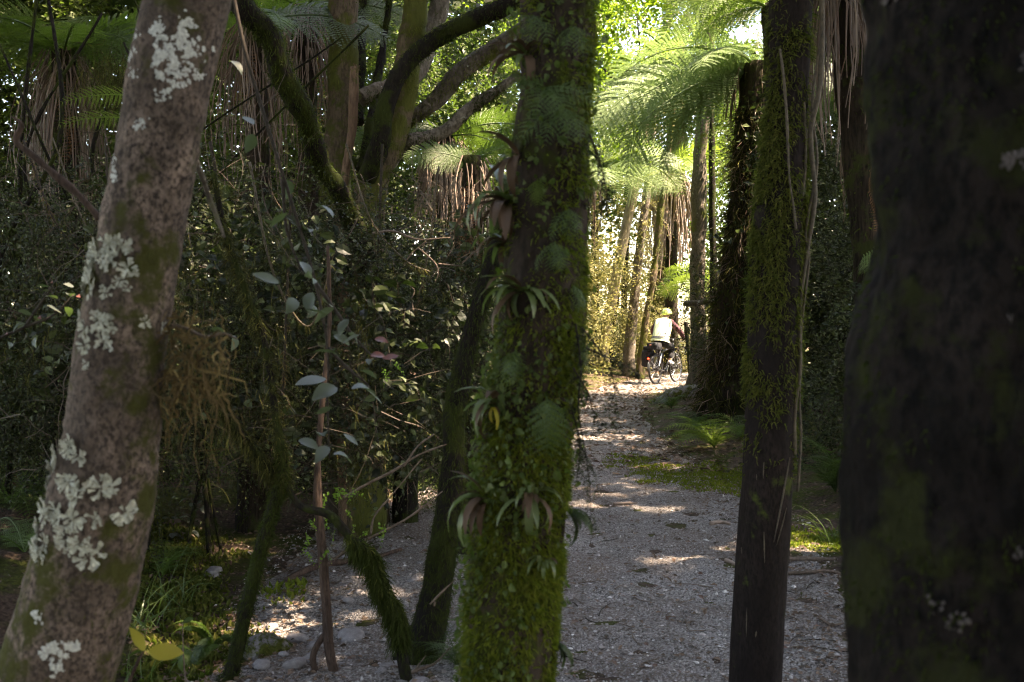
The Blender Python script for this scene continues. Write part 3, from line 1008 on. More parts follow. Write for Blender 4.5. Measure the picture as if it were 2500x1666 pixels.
def frond(kind, mat, var=0):
    key = (kind, mat, var)
    if key not in FM:
        s = 10 * var + len(kind)
        if kind == 'tree':
            FM[key] = frond_mesh('frond', M[mat], 1, .26, 28, 15, (.25, .45, .1)[var % 3], (.45, .7, .3)[var % 3], .25, .8, 1, 0, s, (0, .9, -.9)[var // 3])
        elif kind == 'near':
            FM[key] = frond_mesh('frond', M[mat], 1, .20, 17, 14, .15, .35, .2, .75, .62, .1, s)
        elif kind == 'dead':
            FM[key] = frond_mesh('dead_frond', M[mat], 1, .17, 22, 12, .1, .5, .8, .8, .55, -.3, s)
        elif kind == 'ground':
            FM[key] = frond_mesh('frond', M[mat], 1, .26, 18, 11, .5, .75, .2, .7, .66, 0, s)
        elif kind == 'filmy':
            FM[key] = frond_mesh('frond', M[mat], 1, .36, 10, 9, .3, .6, .2, .65, .72, .1, s)
        elif kind == 'comb':
            FM[key] = frond_mesh('frond', M[mat], 1, .10, 30, 3, .6, .9, .1, .8, 2.2, 0, s)
    return FM[key]


def fr(kind, mat, loc, az, el, L, roll=0.0, var=0, parent=None, name='frond'):
    """az: heading of the frond in the ground plane, degrees from +X; el: elevation of its base"""
    return place(name, frond(kind, mat, var), loc, Euler((rad(roll), -rad(el), rad(az)), 'XYZ'), L, parent)


# small ferns growing on the mossy trunk: each frond a part of a fern standing on the bark
def bark_fern(px, py, label, fl, Yb=YC, rows=CR):
    P, N = front(rows, Yb, px, py)
    t = thing('filmy_fern', label, 'fern', P)
    for (az, el, L, mt, roll) in fl:
        fr('filmy', mt, P, az, el, L, roll, 0, t)


bark_fern(1330, 235, 'filmy fern fanned out on the upper part of the mossy trunk', [(-20, -10, .13, 'fern_small', 40), (-60, -35, .12, 'fern_small', 20), (-110, -40, .11, 'fern_small', -20), (200, 10, .11, 'fern_small', 20), (-40, -60, .10, 'fern_small', 30)])
bark_fern(1290, 215, 'dark filmy fern beside the upper fanned fern', [(190, 10, .12, 'fern_small', 0), (230, -30, .12, 'fern_small', 0), (-90, -20, .09, 'fern_small', 0)])
bark_fern(1375, 285, 'broad filmy fern below the upper fern near the right edge of the mossy trunk', [(195, -25, .14, 'fern_small', -40), (-40, -50, .10, 'fern_small', 20), (215, -45, .11, 'fern_small', -20), (-80, -60, .10, 'fern_small', 0)])
bark_fern(1385, 520, 'single pale filmy fern halfway up the mossy trunk', [(205, -45, .10, 'fern_small', -20), (235, -75, .09, 'fern_small', 0), (-40, -55, .07, 'fern_small', 10)])
bark_fern(1310, 450, 'bright green little fern tuft above the grass-like perching plant', [(250, -75, .07, 'frond_bright', 0), (-60, -80, .07, 'frond_bright', 0), (-100, -85, .06, 'frond_bright', 0)])
bark_fern(1330, 960, 'drooping light-green fern on the lower mossy trunk', [(250, -80, .15, 'frond_bright', 0), (-70, -82, .17, 'fern_small', 0), (-85, -78, .13, 'fern_small', 10), (-60, -70, .11, 'fern_small', 0)])
bark_fern(1300, 60, 'pale filmy fern at the very top of the mossy trunk', [(200, -20, .10, 'fern_small', -20), (-60, -40, .10, 'fern_small', 20), (-110, -60, .08, 'fern_small', 0)])
bark_fern(1400, 90, 'little fern on the right shoulder of the mossy trunk top', [(-120, -40, .09, 'fern_small', 0), (-60, -60, .09, 'fern_small', 20), (200, -30, .08, 'fern_small', 0)])
bark_fern(1350, 600, 'dim filmy fern in the dark middle stretch of the mossy trunk', [(200, -40, .09, 'fern_small', 0), (-60, -60, .08, 'fern_small', 20), (-100, -70, .08, 'fern_small', 0)])
bark_fern(1260, 850, 'hanging filmy fern on the left half of the mossy trunk', [(220, -60, .10, 'fern_small', 0), (-80, -75, .11, 'frond_bright', 0), (-110, -65, .09, 'fern_small', 0)])
bark_fern(1395, 700, 'shaggy fern tuft on the right edge of the mossy trunk', [(-20, -50, .07, 'fern_small', 0), (-10, -70, .08, 'fern_small', 0), (-60, -60, .07, 'fern_small', 0)])
bark_fern(1410, 830, 'fern tuft bulging from the right edge below the shaggy one', [(-10, -40, .08, 'fern_small', 0), (-30, -70, .09, 'fern_small', 0), (-70, -50, .07, 'fern_small', 0)])


def strap_leaf(L, w, bend, n=7):
    t = np.linspace(0, 1, n)
    a = 0.9 - bend * t
    x, z = np.cumsum(np.r_[0, np.cos(a[1:])]) * L / n, np.cumsum(np.r_[0, np.sin(a[1:])]) * L / n
    ww = w * np.sin(np.pi * (0.12 + 0.86 * t) ** 0.8) ** 0.6
    V = np.stack([np.c_[x, -ww / 2, z + ww * .18], np.c_[x, t * 0, z], np.c_[x, ww / 2, z + ww * .18]], 1).reshape(-1, 3)
    F = [(i * 3 + j, i * 3 + j + 1, i * 3 + j + 4, i * 3 + j + 3) for i in range(n - 1) for j in (0, 1)]
    return V, np.array(F)


STRAP = {}
for mt in ('strap', 'strap_dead', 'leaf_yellow'):
    for b in range(4):
        V, F = strap_leaf(1.0, 0.15, 1.0 + 0.6 * b)
        STRAP[mt, b] = mesh('strap_leaf', V, [F], M[mt], True)


def perch(px, py, label, n, L, dead=0.3, Yb=YC, rows=CR):
    P, N = front(rows, Yb, px, py)
    t = thing('perching_plant', label, 'plant', P)
    az0 = math.degrees(math.atan2(N[1], N[0]))
    for i in range(n):
        az = az0 + R.uniform(-95, 95)
        mt = 'strap_dead' if R.random() < dead else 'strap'
        place('strap_leaf', STRAP[mt, int(R.integers(0, 4))], P, Euler((0, rad(R.uniform(-25, 60)), rad(az)), 'XYZ'), L * R.uniform(.7, 1.35), t)
    return t


perch(1225, 500, 'grass-like perching plant on the left edge of the mossy trunk', 18, .15, .25)
perch(1200, 595, 'withered perching plant with hanging brown leaves under the grass-like one', 9, .10, .9)
perch(1270, 715, 'star-shaped perching plant with reddish-brown centre halfway down the mossy trunk', 18, .12, .5)
pp = perch(1215, 985, 'perching plant holding one bright yellow-green leaf low on the mossy trunk', 14, .11, .45)
P, N = front(CR, YC, 1225, 985)
place('strap_leaf', STRAP['leaf_yellow', 1], P + N * .03, Euler((0, rad(70), rad(-60)), 'XYZ'), .07, pp)
place('strap_leaf', STRAP['leaf_yellow', 2], P + N * .03, Euler((0, rad(75), rad(-120)), 'XYZ'), .055, pp)
perch(1190, 1205, 'arching perching plant on the left edge near the bottom of the mossy trunk', 12, .13, .4)
perch(1290, 1195, 'perching plant with curved strap leaves in the moss near the bottom', 15, .11, .35)
perch(1280, 150, 'perching plant with curled leaves near the top of the mossy trunk', 10, .12, .4)
perch(1330, 1345, 'small perching plant low in the thick moss', 8, .07, .3)
perch(1265, 395, 'perching plant with a long drooping dead leaf on the dark upper bark', 8, .13, .8)
for (px, py, label) in ((1385, 1240, 'dark fern sprig jutting over the path from the mossy trunk'), (1378, 1560, 'dark drooping sprig jutting from the foot of the mossy trunk')):
    P, N = front(CR, YC, px, py)
    t = thing('bark_sprig', label, 'fern', P)
    for k in range(5):
        fr('comb', 'frond_dark', P, R.uniform(-35, 15), R.uniform(-75, 5), R.uniform(.06, .11), R.uniform(-60, 60), 0, t)

# dangling leafy vines right of it
for (pts, nb, label) in (([(1405, 790), (1418, 900), (1412, 1000), (1430, 1110), (1440, 1190), (1442, 1275)], 26, 'longest dangling vine with tiny dark leaves right of the mossy trunk'),
                         ([(1420, 800), (1460, 850), (1490, 905), (1500, 960), (1478, 1010)], 20, 'dangling leafy vine crossing in front of the far path bend'),
                         ([(1430, 850), (1500, 880), (1545, 905), (1560, 930)], 14, 'short dangling vine reaching out toward the cyclist'),
                         ([(1400, 900), (1436, 960), (1452, 1010), (1505, 1050)], 15, 'dangling vine spreading over the brown litter'),
                         ([(1395, 1000), (1412, 1060), (1415, 1120), (1408, 1170)], 14, 'thin dangling vine close along the edge of the mossy trunk'),
                         ([(1440, 330), (1465, 400), (1480, 470), (1470, 500)], 30, 'leafy vine hanging before the tree fern fronds beside the upper mossy trunk')):
    P = A(pts, 2.3)
    t = thing('hanging_vine', label, 'vine', P[0])
    tb = Tube(P, np.array([2.6, 2, 1.4, .8]) / FPX * 2.3, 30, 5)
    obj('stem', tb, M['twig_dark'], t, True)
    O = crom(P, nb) + R.normal(size=(nb, 3)) * .003
    O = np.repeat(O, 2, 0)
    D = np.c_[R.normal(size=len(O)) * .8, R.normal(size=len(O)) * .5, -np.ones(len(O)) * .6]
    (lv, st) = sprays(O, D, R.uniform(.02, .055, len(O)), 10, .0085, .006, .5, .0006)
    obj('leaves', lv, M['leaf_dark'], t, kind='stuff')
    obj('twigs', st, M['twig_dark'], t, kind='stuff')

# --- the straight trunk with shaggy moss above and bare dark wood below
YP = 3.9
PR = even([(-500, 1955, 50), (0, 1931, 54), (200, 1922, 52), (400, 1912, 58), (550, 1902, 63), (800, 1887, 63), (1000, 1882, 63), (1106, 1877, 61), (1300, 1865, 62), (1500, 1852, 62), (1666, 1843, 63), (1790, 1836, 70)])
base = at(1836, 1767, YP)
pt = thing('straight_tree', 'straight dark trunk with shaggy olive moss above and bare wood below', 'tree', (base[0], base[1], 0))
ptube, _ = pxtube(PR, YP, 300, 64, barkdisp(.008, (10, 10, 3), 4, 8, 0.004, (60, 60, 4)))
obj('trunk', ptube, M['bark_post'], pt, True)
P, N, T = ptube.sample(80000, 0.18, 0.78)
py = pyof(P)
side = (pxof(P) - np.interp(py, [r[0] for r in PR], [r[1] for r in PR])) / 62
dens = np.interp(py, [0, 200, 480, 620, 720, 950, 1060, 1200], [.6, .6, 1, 1, .7, .6, .15, 0]) * np.interp(side, [-1, 0, .55, .8, 1], [1.1, 1, .35, .25, .9])
k = (R.random(len(P)) < dens * np.clip(.45 + 1.5 * fbm(P * np.array((14, 14, 9)), 3, 51), 0, 1)) & (N[:, 1] < .4)
obj('moss', strands(P[k] - N[k] * .002, N[k], R.uniform(.015, .05, k.sum()), .006, 0.7, 3, 0.6), M['moss_olive'], pt, kind='stuff')
# cracks / bright wood streaks on the bare part
for (pa, pb, w_) in (((1913, 1110), (1872, 1310), 2.5), ((1905, 1230), (1878, 1320), 1.6), ((1850, 1285), (1851, 1360), 1.6), ((1851, 1120), (1849, 1160), 1.4), ((1836, 1150), (1836, 1165), 1.2), ((1813, 1470), (1811, 1540), 1.3), ((1832, 1522), (1830, 1536), 2), ((1806, 1330), (1806, 1345), 1.4)):
    pts = [front(PR, YP, pa[0] + (pb[0] - pa[0]) * q, pa[1] + (pb[1] - pa[1]) * q) for q in (0, .35, .7, 1)]
    Pk = np.array([p + n_ * .003 for p, n_ in pts])
    obj('torn_fibre', Tube(Pk, np.array([.3, 1, .8, .2]) * w_ / FPX * YP, 14, 5), M['vine'], pt, True)
# vines running down its right side
for i, (pts, w_, label) in enumerate((([(2003, -40), (2008, 90), (1998, 220), (1975, 330), (1990, 480), (1968, 620), (1955, 760), (1950, 900), (1940, 1000), (1935, 1110)], 6, 'pale twisted vine running down the right side of the straight trunk'),
                                      ([(1905, 120), (1915, 200), (1922, 300), (1932, 420), (1935, 500), (1945, 560)], 3.0, 'thin vine crossing the mossy face of the straight trunk'),
                                      ([(2010, 60), (1985, 250), (1995, 400), (1972, 560), (1975, 640), (1957, 800), (1950, 960), (1952, 1080), (1948, 1200)], 3.2, 'thin vine hanging free right of the straight trunk'),
                                      ([(1960, 250), (1965, 400), (1955, 540), (1950, 640), (1943, 760), (1935, 900), (1930, 1040), (1914, 1180), (1900, 1240)], 3.5, 'vine pressed to the right edge of the straight trunk'))):
    Yv = YP - .06 if i != 1 else YP - .105
    P = A(pts, Yv) + np.c_[.004 * R.normal(size=len(pts)), np.zeros((len(pts), 2))]
    tb = Tube(P, np.array([w_, w_ * 1.1, w_ * .8, w_]) / FPX * YP, 90, 8, barkdisp(.002, (60, 60, 20), 2, i))
    tag(obj('vine', tb, M['vine'], smooth=True, loc=P[-1]), label, 'vine')

# --- the big near trunk at the right edge
YR = 1.35
DR = even([(-500, 2415, 285), (0, 2415, 288), (280, 2418, 285), (560, 2430, 278), (650, 2425, 285), (780, 2400, 296), (950, 2390, 308), (1106, 2380, 318), (1300, 2385, 312), (1480, 2388, 312), (1666, 2395, 308), (3700, 2380, 420)])
base = at(2380, 3650, YR)
dt = thing('dark_tree', 'massive nearly black trunk filling the right edge', 'tree', (base[0], base[1], 0))
dtube, _ = pxtube(DR, YR, 220, 90, barkdisp(.020, (14, 14, 9), 5, 14, .006, (50, 50, 9)))
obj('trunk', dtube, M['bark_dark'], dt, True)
for (px, py, s_) in ((2365, 225, .010), (2440, 230, .009), (2378, 280, .006), (2350, 435, .010), (2330, 430, .007), (2497, 200, .012), (2140, 20, .016), (2165, 12, .012), (2230, 1435, .008), (2210, 1450, .006), (2185, 1415, .006), (2325, 775, .004), (2275, 800, .004), (2328, 1280, .005), (2400, 1540, .008)):
    mbk = crust_patch(DR, YR, px, py, s_, 9)
    obj('lichen_crust', mbk, M['lichen_dull'], dt, kind='stuff')
P, N, T = dtube.sample(12000, 0.1, 0.55)
k = (fbm(P * 9, 3, 91) > .05) & (N[:, 1] < .3)
obj('moss', strands(P[k] - N[k] * .002, N[k], R.uniform(.005, .018, k.sum()), .0035), M['moss_dark'], dt, kind='stuff')

# ------------------------------------------------------------------ trees of the middle distance
def limb(rows, Y, mat, parent, name='trunk', n=60, sides=20, amp=.02, seed=0, ridge=0.0):
    """rows (px, py, half width px[, Y])"""
    P = np.array([at(r[0], r[1], r[3] if len(r) > 3 else Y) for r in rows])
    rr = np.array([r[2] / FPX * (r[3] if len(r) > 3 else Y) for r in rows])
    tb = Tube(P, rr, n, sides, barkdisp(amp, (6, 6, 4), 4, seed, ridge, (30, 30, 5)))
    return tb, obj(name, tb, M[mat], parent, True)


def shag(tb, n, L, w, mat, parent, lo=0, hi=1, thr=-1.0, up=None, sc=6, name='moss', grav=.7):
    P, N, T = tb.sample(n, lo, hi)
    k = fbm(P * sc, 3, 61) > thr
    if up is not None:
        k &= N[:, 2] > up
    if k.sum() < 3:
        return
    return obj(name, strands(P[k] - N[k] * .003, N[k], R.uniform(.4, 1.2, k.sum()) * L, w, grav, 3, .5), M[mat], parent, kind='stuff')


def zbase(px, Y):
    x = (px - 1250) / FPX * Y
    return np.array((x, Y, float(gz(x, Y))))


# spreading many-stemmed tree
YM = 7.6
b = zbase(880, YM)
mt_ = thing('spreading_tree', 'many-stemmed spreading tree with mossy limbs reaching toward the mossy trunk', 'tree', b)
gpy = HY + (EYE - b[2]) / YM * FPX
specs = [('trunk', [(845, -400, 34), (838, 0, 36), (838, 150, 38), (832, 300, 36), (815, 450, 40), (850, 640, 50), (880, gpy + 20, 75)], 'bark_brown', 7.7),
         ('trunk', [(1040, -400, 30), (1015, 0, 30), (1000, 110, 32), (985, 230, 34), (960, 340, 33), (915, 440, 36), (890, 640, 50), (885, gpy + 20, 60)], 'bark_brown', 7.3),
         ('limb', [(1330, -60, 18, 7.2), (1250, 5, 22, 7.2), (1180, 38, 23, 7.2), (1110, 70, 22, 7.2), (1050, 105, 22, 7.2), (985, 165, 24, 7.15), (945, 250, 24, 7.1), (930, 340, 24, 7.1), (895, 440, 26, 7.2)], 'bark_black', 7.2),
         ('limb', [(1330, 40, 18, 7.5), (1245, 95, 22, 7.5), (1160, 150, 22, 7.5), (1110, 190, 22, 7.5), (1075, 235, 22, 7.5), (1030, 272, 20, 7.5), (985, 300, 22, 7.5), (930, 400, 26, 7.4)], 'bark_grey', 7.5),
         ('limb', [(1270, 180, 12, 7.4), (1200, 230, 14, 7.4), (1150, 262, 17, 7.4), (1100, 310, 18, 7.4), (1050, 335, 19, 7.4), (985, 355, 20, 7.4), (930, 420, 24, 7.4)], 'bark_grey', 7.4),
         ('limb', [(1100, -200, 20, 8.4), (1075, 0, 24, 8.4), (1045, 100, 24, 8.4), (1010, 190, 22, 8.2), (930, 215, 20, 8.0), (880, 240, 22, 7.9)], 'bark_grey', 8.2),
         ('limb', [(960, -200, 9, 8.6), (950, 0, 10, 8.6), (930, 140, 11, 8.5), (905, 300, 12, 8.2), (880, 420, 14, 8)], 'bark_black', 8.4),
         ('limb', [(900, -200, 13, 8.8), (885, 0, 14, 8.8), (880, 140, 15, 8.6), (875, 300, 16, 8.3)], 'bark_black', 8.6)]
for i, (nm, rows, mt, Yq) in enumerate(specs):
    tb, o = limb(rows, Yq, mt, mt_, nm, 80, 22, .022, i, .01)
    shag(tb, 2600, .05, .006, 'moss_olive' if i in (0, 1, 3) else 'moss_dark', mt_, thr=-.05)
    if i == 2:
        shag(tb, 4000, .035, .006, 'moss_bright', mt_, up=.55)
# broken snag
sb = zbase(845, 7.2)
st = thing('snag', 'broken reddish snag with a splintered top in front of the spreading tree', 'snag', sb)
tb, o = limb([(866, 165, 10), (864, 200, 12), (862, 280, 12), (856, 340, 12), (845, 410, 11), (838, 470, 12), (836, 560, 14), (845, HY + (EYE - sb[2]) / 7.2 * FPX + 10, 20)], 7.2, 'snag', st, 'trunk', 90, 18, .012, 3, .01)
for k in range(6):
    p0 = at(858 + k * 3.2, 172, 7.2)
    obj('splinter', Tube([p0, p0 + np.array((R.normal() * .008, R.normal() * .02, R.uniform(.02, .06)))], [.011, .002], 3, 5), M['snag'], st)
shag(tb, 500, .03, .005, 'moss_olive', st, thr=.1)

# diagonal mossy trunk
b = zbase(990, 7.7)
dg = thing('diagonal_tree', 'dark diagonal trunk edged with green moss between lichen trunk and spreading tree', 'tree', b)
tb, o = limb([(520, -200, 26, 5.2), (585, 0, 29, 5.2), (655, 85, 26, 5.3), (688, 180, 29, 5.4), (748, 290, 25, 5.6), (775, 390, 27, 5.9), (845, 500, 24, 6.4), (895, 640, 24, 7.0), (960, 850, 24, 7.5), (985, 1000, 26, 7.7), (990, 1300, 32, 7.7)], 7.7, 'bark_black', dg, 'trunk', 120, 24, .028, 5)
shag(tb, 3200, .035, .005, 'moss_olive', dg, 0, .5, up=.15)
shag(tb, 3500, .05, .005, 'moss_dark', dg, 0, 1)

# thin dark stems left-centre and the crooked mossy stem
YQ = 4.3
b = zbase(545, YQ)
cs = thing('crooked_stem', 'crooked black mossy stem leaning over the stony ground with forked top', 'tree', b)
tb, o = limb([(540, HY + (EYE - b[2]) / YQ * FPX + 10, 22), (565, 1640, 19), (600, 1490, 17), (640, 1330, 17), (672, 1220, 16), (690, 1150, 15), (672, 1010, 10), (645, 830, 9), (610, 740, 9), (575, 640, 8), (548, 560, 7), (520, 420, 6)], YQ, 'bark_black', cs, 'stem', 120, 16, .006, 2)
shag(tb, 4200, .035, .004, 'moss_dark', cs, 0, .5)
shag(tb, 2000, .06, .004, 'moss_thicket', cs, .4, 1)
tb, o = limb([(685, 1150, 9), (730, 1232, 8), (805, 1258, 9), (860, 1318, 12), (908, 1362, 15), (930, 1435, 13), (968, 1500, 14), (980, 1590, 12), (1000, 1700, 15)], YQ, 'bark_black', cs, 'branch', 90, 16, .006, 4)
shag(tb, 5000, .085, .006, 'moss_dark', cs, .38, .85, grav=1.3)
shag(tb, 1200, .05, .005, 'moss_olive', cs, .35, .8, grav=1.0)
tb, o = limb([(668, 1160, 12), (620, 1095, 11), (565, 1030, 10), (530, 960, 8), (500, 900, 5)], YQ, 'bark_black', cs, 'branch', 40, 12, .005, 6)
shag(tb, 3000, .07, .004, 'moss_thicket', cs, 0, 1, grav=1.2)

b = zbase(815, 4.4)
sp = thing('sapling', 'slim reddish-brown sapling stem split into two roots on the gravel', 'tree', b)
gp = HY + (EYE - b[2]) / 4.4 * FPX + 12
tb, o = limb([(824, gp, 15), (815, 1640, 13), (803, 1575, 13), (797, 1480, 12), (787, 1350, 12), (776, 1230, 11), (778, 1100, 8), (790, 950, 6), (805, 780, 5), (800, 600, 4)], 4.4, 'bark_sapling', sp, 'stem', 110, 16, .004, 2, .003)
limb([(782, gp, 10), (778, 1660, 8), (764, 1610, 8), (775, 1575, 8), (796, 1545, 8)], 4.4, 'bark_sapling', sp, 'root', 40, 12, .003, 5)
limb([(806, 1570, 5, 4.33), (795, 1480, 4, 4.33), (786, 1390, 3, 4.33), (792, 1340, 2, 4.35)], 4.33, 'bark_sapling', sp, 'root', 40, 8, .001, 5)
# lime leaflets on it
n = 26
O = np.array([at(R.normal(*q), R.normal(*w_), 4.35 + R.normal() * .08) for q, w_ in [((800, 14), (1250, 40))] * 9 + [((760, 12), (1320, 25))] * 4 + [((870, 45), (1290, 30))] * 6 + [((830, 20), (1200, 40))] * 4 + [((955, 10), (895, 20))] * 3])
D = np.c_[R.normal(size=n) * .6, R.normal(size=n) * .4, -R.uniform(.2, 1, n)]
lv, stt = sprays(O, D, R.uniform(.035, .085, n), 11, .018, .011, .3, .0008, True)
obj('leaflets', lv, M['leaf_lime'], sp, kind='stuff')
obj('twigs', stt, M['twig'], sp, kind='stuff')

YK = 4.6
b = zbase(1020, YK)
bk = thing('black_trunk', 'black moss-furred trunk standing just left of the mossy trunk', 'tree', b)
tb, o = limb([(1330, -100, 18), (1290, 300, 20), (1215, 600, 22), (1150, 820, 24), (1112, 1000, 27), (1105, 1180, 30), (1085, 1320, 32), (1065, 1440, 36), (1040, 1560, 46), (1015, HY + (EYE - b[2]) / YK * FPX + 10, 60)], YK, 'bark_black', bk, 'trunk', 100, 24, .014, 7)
shag(tb, 6000, .04, .0045, 'moss_dark', bk, 0.2, 1, grav=1.0)

# background trunks around the cyclist
def bgtree(label, rows, Y, mat, name='forest_tree', shagn=0, shagm='moss_olive', vine=None, n=50, amp=.03):
    b = zbase(rows[-1][0], Y)
    t = thing(name, label, 'tree', b)
    rows = list(rows) + [(rows[-1][0], HY + (EYE - b[2]) / Y * FPX + 3, rows[-1][2] * 1.35)]
    tb, o = limb(rows, Y, mat, t, 'trunk', n, 14, amp, int(Y * 7) % 50)
    if shagn:
        shag(tb, shagn, .12, .014, shagm, t, thr=-.1, sc=3)
    if vine:
        nv, mtv, lo, hi, sz = vine
        P, N, T = tb.sample(nv, lo, hi)
        lv, stt = sprays(P, N + R.normal(size=P.shape) * .5 + np.array((0, 0, -.2)), R.uniform(.15, .5, nv), 9, sz, sz * .55, .7, .004)
        obj('climbing_leaves', lv, M[mtv], t, kind='stuff')
        obj('climber_twigs', stt, M['twig'], t, kind='stuff')
    return t


bgtree('sunlit pale mossy trunk leaning right, left of the cyclist', [(1640, 0, 10), (1575, 330, 11), (1540, 500, 12), (1518, 600, 12.5), (1500, 700, 13), (1480, 800, 14), (1472, 860, 15)], 26.5, 'bark_pale', shagn=500)
bgtree('dark trunk close behind the sunlit pale trunk', [(1600, 100, 7), (1560, 350, 8), (1535, 530, 9), (1515, 640, 9), (1498, 760, 9), (1488, 850, 10)], 27.5, 'bark_dark')
bgtree('brown trunk clothed in straw-coloured climber, second left of the cyclist', [(1600, 100, 9), (1590, 350, 9), (1575, 500, 10), (1560, 620, 11), (1548, 740, 12), (1536, 850, 14)], 25.5, 'bark_grey', vine=(240, 'leaf_straw', .3, .75, .07))
bgtree('slim reddish trunk nearest the cyclist on his left', [(1660, 100, 6), (1640, 300, 7), (1612, 520, 8), (1594, 680, 8), (1577, 780, 8.5), (1563, 890, 10)], 25.0, 'bark_brown', vine=(110, 'leaf_straw', .25, .7, .06))
bgtree('far dark trunk between pale and brown trunks', [(1530, 200, 6), (1532, 500, 7), (1525, 700, 8), (1520, 840, 9)], 31, 'bark_dark')
bgtree('far trunk dimly seen behind the dangling vine', [(1430, 100, 8), (1450, 500, 9), (1452, 700, 10), (1448, 860, 12)], 30, 'bark_dark', vine=(120, 'leaf_mid', .2, .9, .07))
bgtree('thick shaded trunk hung with brown growth above the cyclist', [(1650, 100, 22), (1650, 350, 24), (1645, 520, 24), (1628, 640, 22), (1610, 760, 22), (1600, 840, 24)], 29, 'bark_brown', shagn=900, shagm='moss_brown', vine=(240, 'leaf_straw', .3, .8, .06))
bgtree('dark trunk with white lichen bands beside the weathered post', [(1740, -200, 14), (1725, 200, 15), (1708, 380, 16), (1706, 480, 18), (1704, 600, 18), (1702, 740, 19), (1706, 850, 20), (1702, 930, 24)], 19.5, 'bark_grey', amp=.05)
bgtree('thin dark trunk behind the banded trunk', [(1735, 100, 7), (1738, 400, 8), (1740, 600, 9), (1745, 800, 10), (1735, 900, 12)], 21, 'bark_black')

# --- tree ferns
def stalks(c, n, r0, r1, L, w, mat, parent, spread=.35):
    """hanging dead frond stalks round a trunk"""
    a = R.uniform(0, 2 * np.pi, n)
    d = np.c_[np.cos(a), np.sin(a), np.zeros(n)]
    P = c + d * r0 + np.c_[np.zeros((n, 2)), R.uniform(-.25, .15, n)]
    Ls = L * R.uniform(.45, 1.1, n)
    mb = MB()
    k = 5
    ts = np.linspace(0, 1, k)
    o = norm(d + .3 * R.normal(size=(n, 3)))
    for i in range(n):
        pts = P[i] + o[i] * (spread * Ls[i] * np.sin(ts * 2.1) ** .8)[:, None] * R.uniform(.15, .75) + np.array((0, 0, -1.0)) * (Ls[i] * ts ** 1.15)[:, None] + R.normal(size=3) * .05 * L * (ts ** 2)[:, None] + R.normal(size=(k, 3)) * .008 * L
        mb.add(*Tube(pts, w * np.array([1.2, 1, .6]) * R.uniform(.6, 1.2), 6, 4, cap=False).get())
    return obj('dead_stalks', mb, M[mat], parent, kind='stuff')


def tree_fern(label, px, py, Y, tr, fronds, L, mat, sk=None, dead=0, lean=0.0, name='tree_fern', tmat='fibre', var=None, trunk=True, widen=1.5):
    """crown centre at the pixel; fronds = list of (az, el, scale) or a count"""
    C = at(px, py, Y)
    bx = C[0] + lean
    b = np.array((bx, Y, float(gz(bx, Y))))
    t = thing(name, label, 'tree fern', b)
    if trunk:
        tb = Tube([C + np.array((0, 0, .05)), C * .6 + b * .4 + np.array((.03, 0, 0)), C * .25 + b * .75, b - np.array((0, 0, .1))], [tr * .9, tr, tr * 1.1, tr * widen], 60, 20, barkdisp(tr * .3, (8, 8, 3), 4, int(px) % 40, tr * .2, (35, 35, 4)))
        obj('trunk', tb, M[tmat], t, True)
        if widen >= 2:
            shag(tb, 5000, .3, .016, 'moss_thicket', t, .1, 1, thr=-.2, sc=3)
            shag(tb, 1500, .5, .012, 'stalk', t, .1, 1, thr=-.1, sc=3)
        shag(tb, 1400, tr * .6, .007 + Y * .0006, 'moss_brown' if mat == 'frond_bright' else 'moss_dark', t, thr=.0)
    if isinstance(fronds, int):
        fronds = [(360 / fronds * i + R.uniform(-14, 14), R.uniform(5, 40), R.uniform(.8, 1.1)) for i in range(fronds)]
    for i, (az, el, s_) in enumerate(fronds):
        fr('tree', mat if not isinstance(mat, (list, tuple)) else mat[i % len(mat)], C, az, el, L * s_, R.uniform(-12, 12), (var if var is not None else i % 3 + 3 * int(R.integers(1, 3) if abs(math.cos(rad(az))) > .6 else 0)), t)
    if sk:
        stalks(C - np.array((0, 0, .1)), sk[0], tr * 1.2, 0, sk[1], sk[2], sk[3], t)
    for k in range(dead):
        fr('dead', 'frond_dead', C - np.array((0, 0, R.uniform(.05, .35))), R.uniform(0, 360), R.uniform(-75, -50), L * R.uniform(.35, .6), R.uniform(-40, 40), 0, t, 'dead_frond')
    return t


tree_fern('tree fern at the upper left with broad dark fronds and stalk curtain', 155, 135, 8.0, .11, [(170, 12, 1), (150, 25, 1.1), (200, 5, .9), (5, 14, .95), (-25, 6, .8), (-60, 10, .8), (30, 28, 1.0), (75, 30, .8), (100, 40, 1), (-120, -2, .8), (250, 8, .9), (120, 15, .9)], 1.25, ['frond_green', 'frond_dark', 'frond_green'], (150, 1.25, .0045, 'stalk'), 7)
tree_fern('tree fern with straw-pale stalk skirt behind the low limb of the spreading tree', 1090, 335, 9.5, .12, [(-10, 10, .8), (20, 20, .7), (-50, -5, .7), (160, 10, .8), (200, 5, .8), (80, 20, .8)], 1.3, ['frond_dark', 'frond_green'], (190, .75, .0065, 'stalk_pale'))
tree_fern('tree fern hidden high behind the diagonal trunk with long brown stalks', 620, 60, 7.4, .10, [(20, 10, .9), (160, 15, .9), (90, 30, .8), (-60, -5, .7)], 1.2, ['frond_dark', 'frond_green'], (110, 1.0, .0045, 'stalk'), 7)
tree_fern('tree fern whose stalks hang left of the spreading tree top', 745, 30, 8.6, .10, [(20, 10, .9), (160, 15, .9), (90, 30, .8), (-60, 5, .7)], 1.2, ['frond_dark', 'frond_green'], (80, 1.0, .0045, 'stalk'), 7)
tree_fern('short tree fern with orange dead fronds beside the black trunk', 1150, 400, 6.7, .08, [(-150, 10, .5), (150, 20, .5), (60, 30, .6), (20, 25, .5)], 1.0, ['frond_green'], (70, .4, .004, 'stalk_pale'), 14)
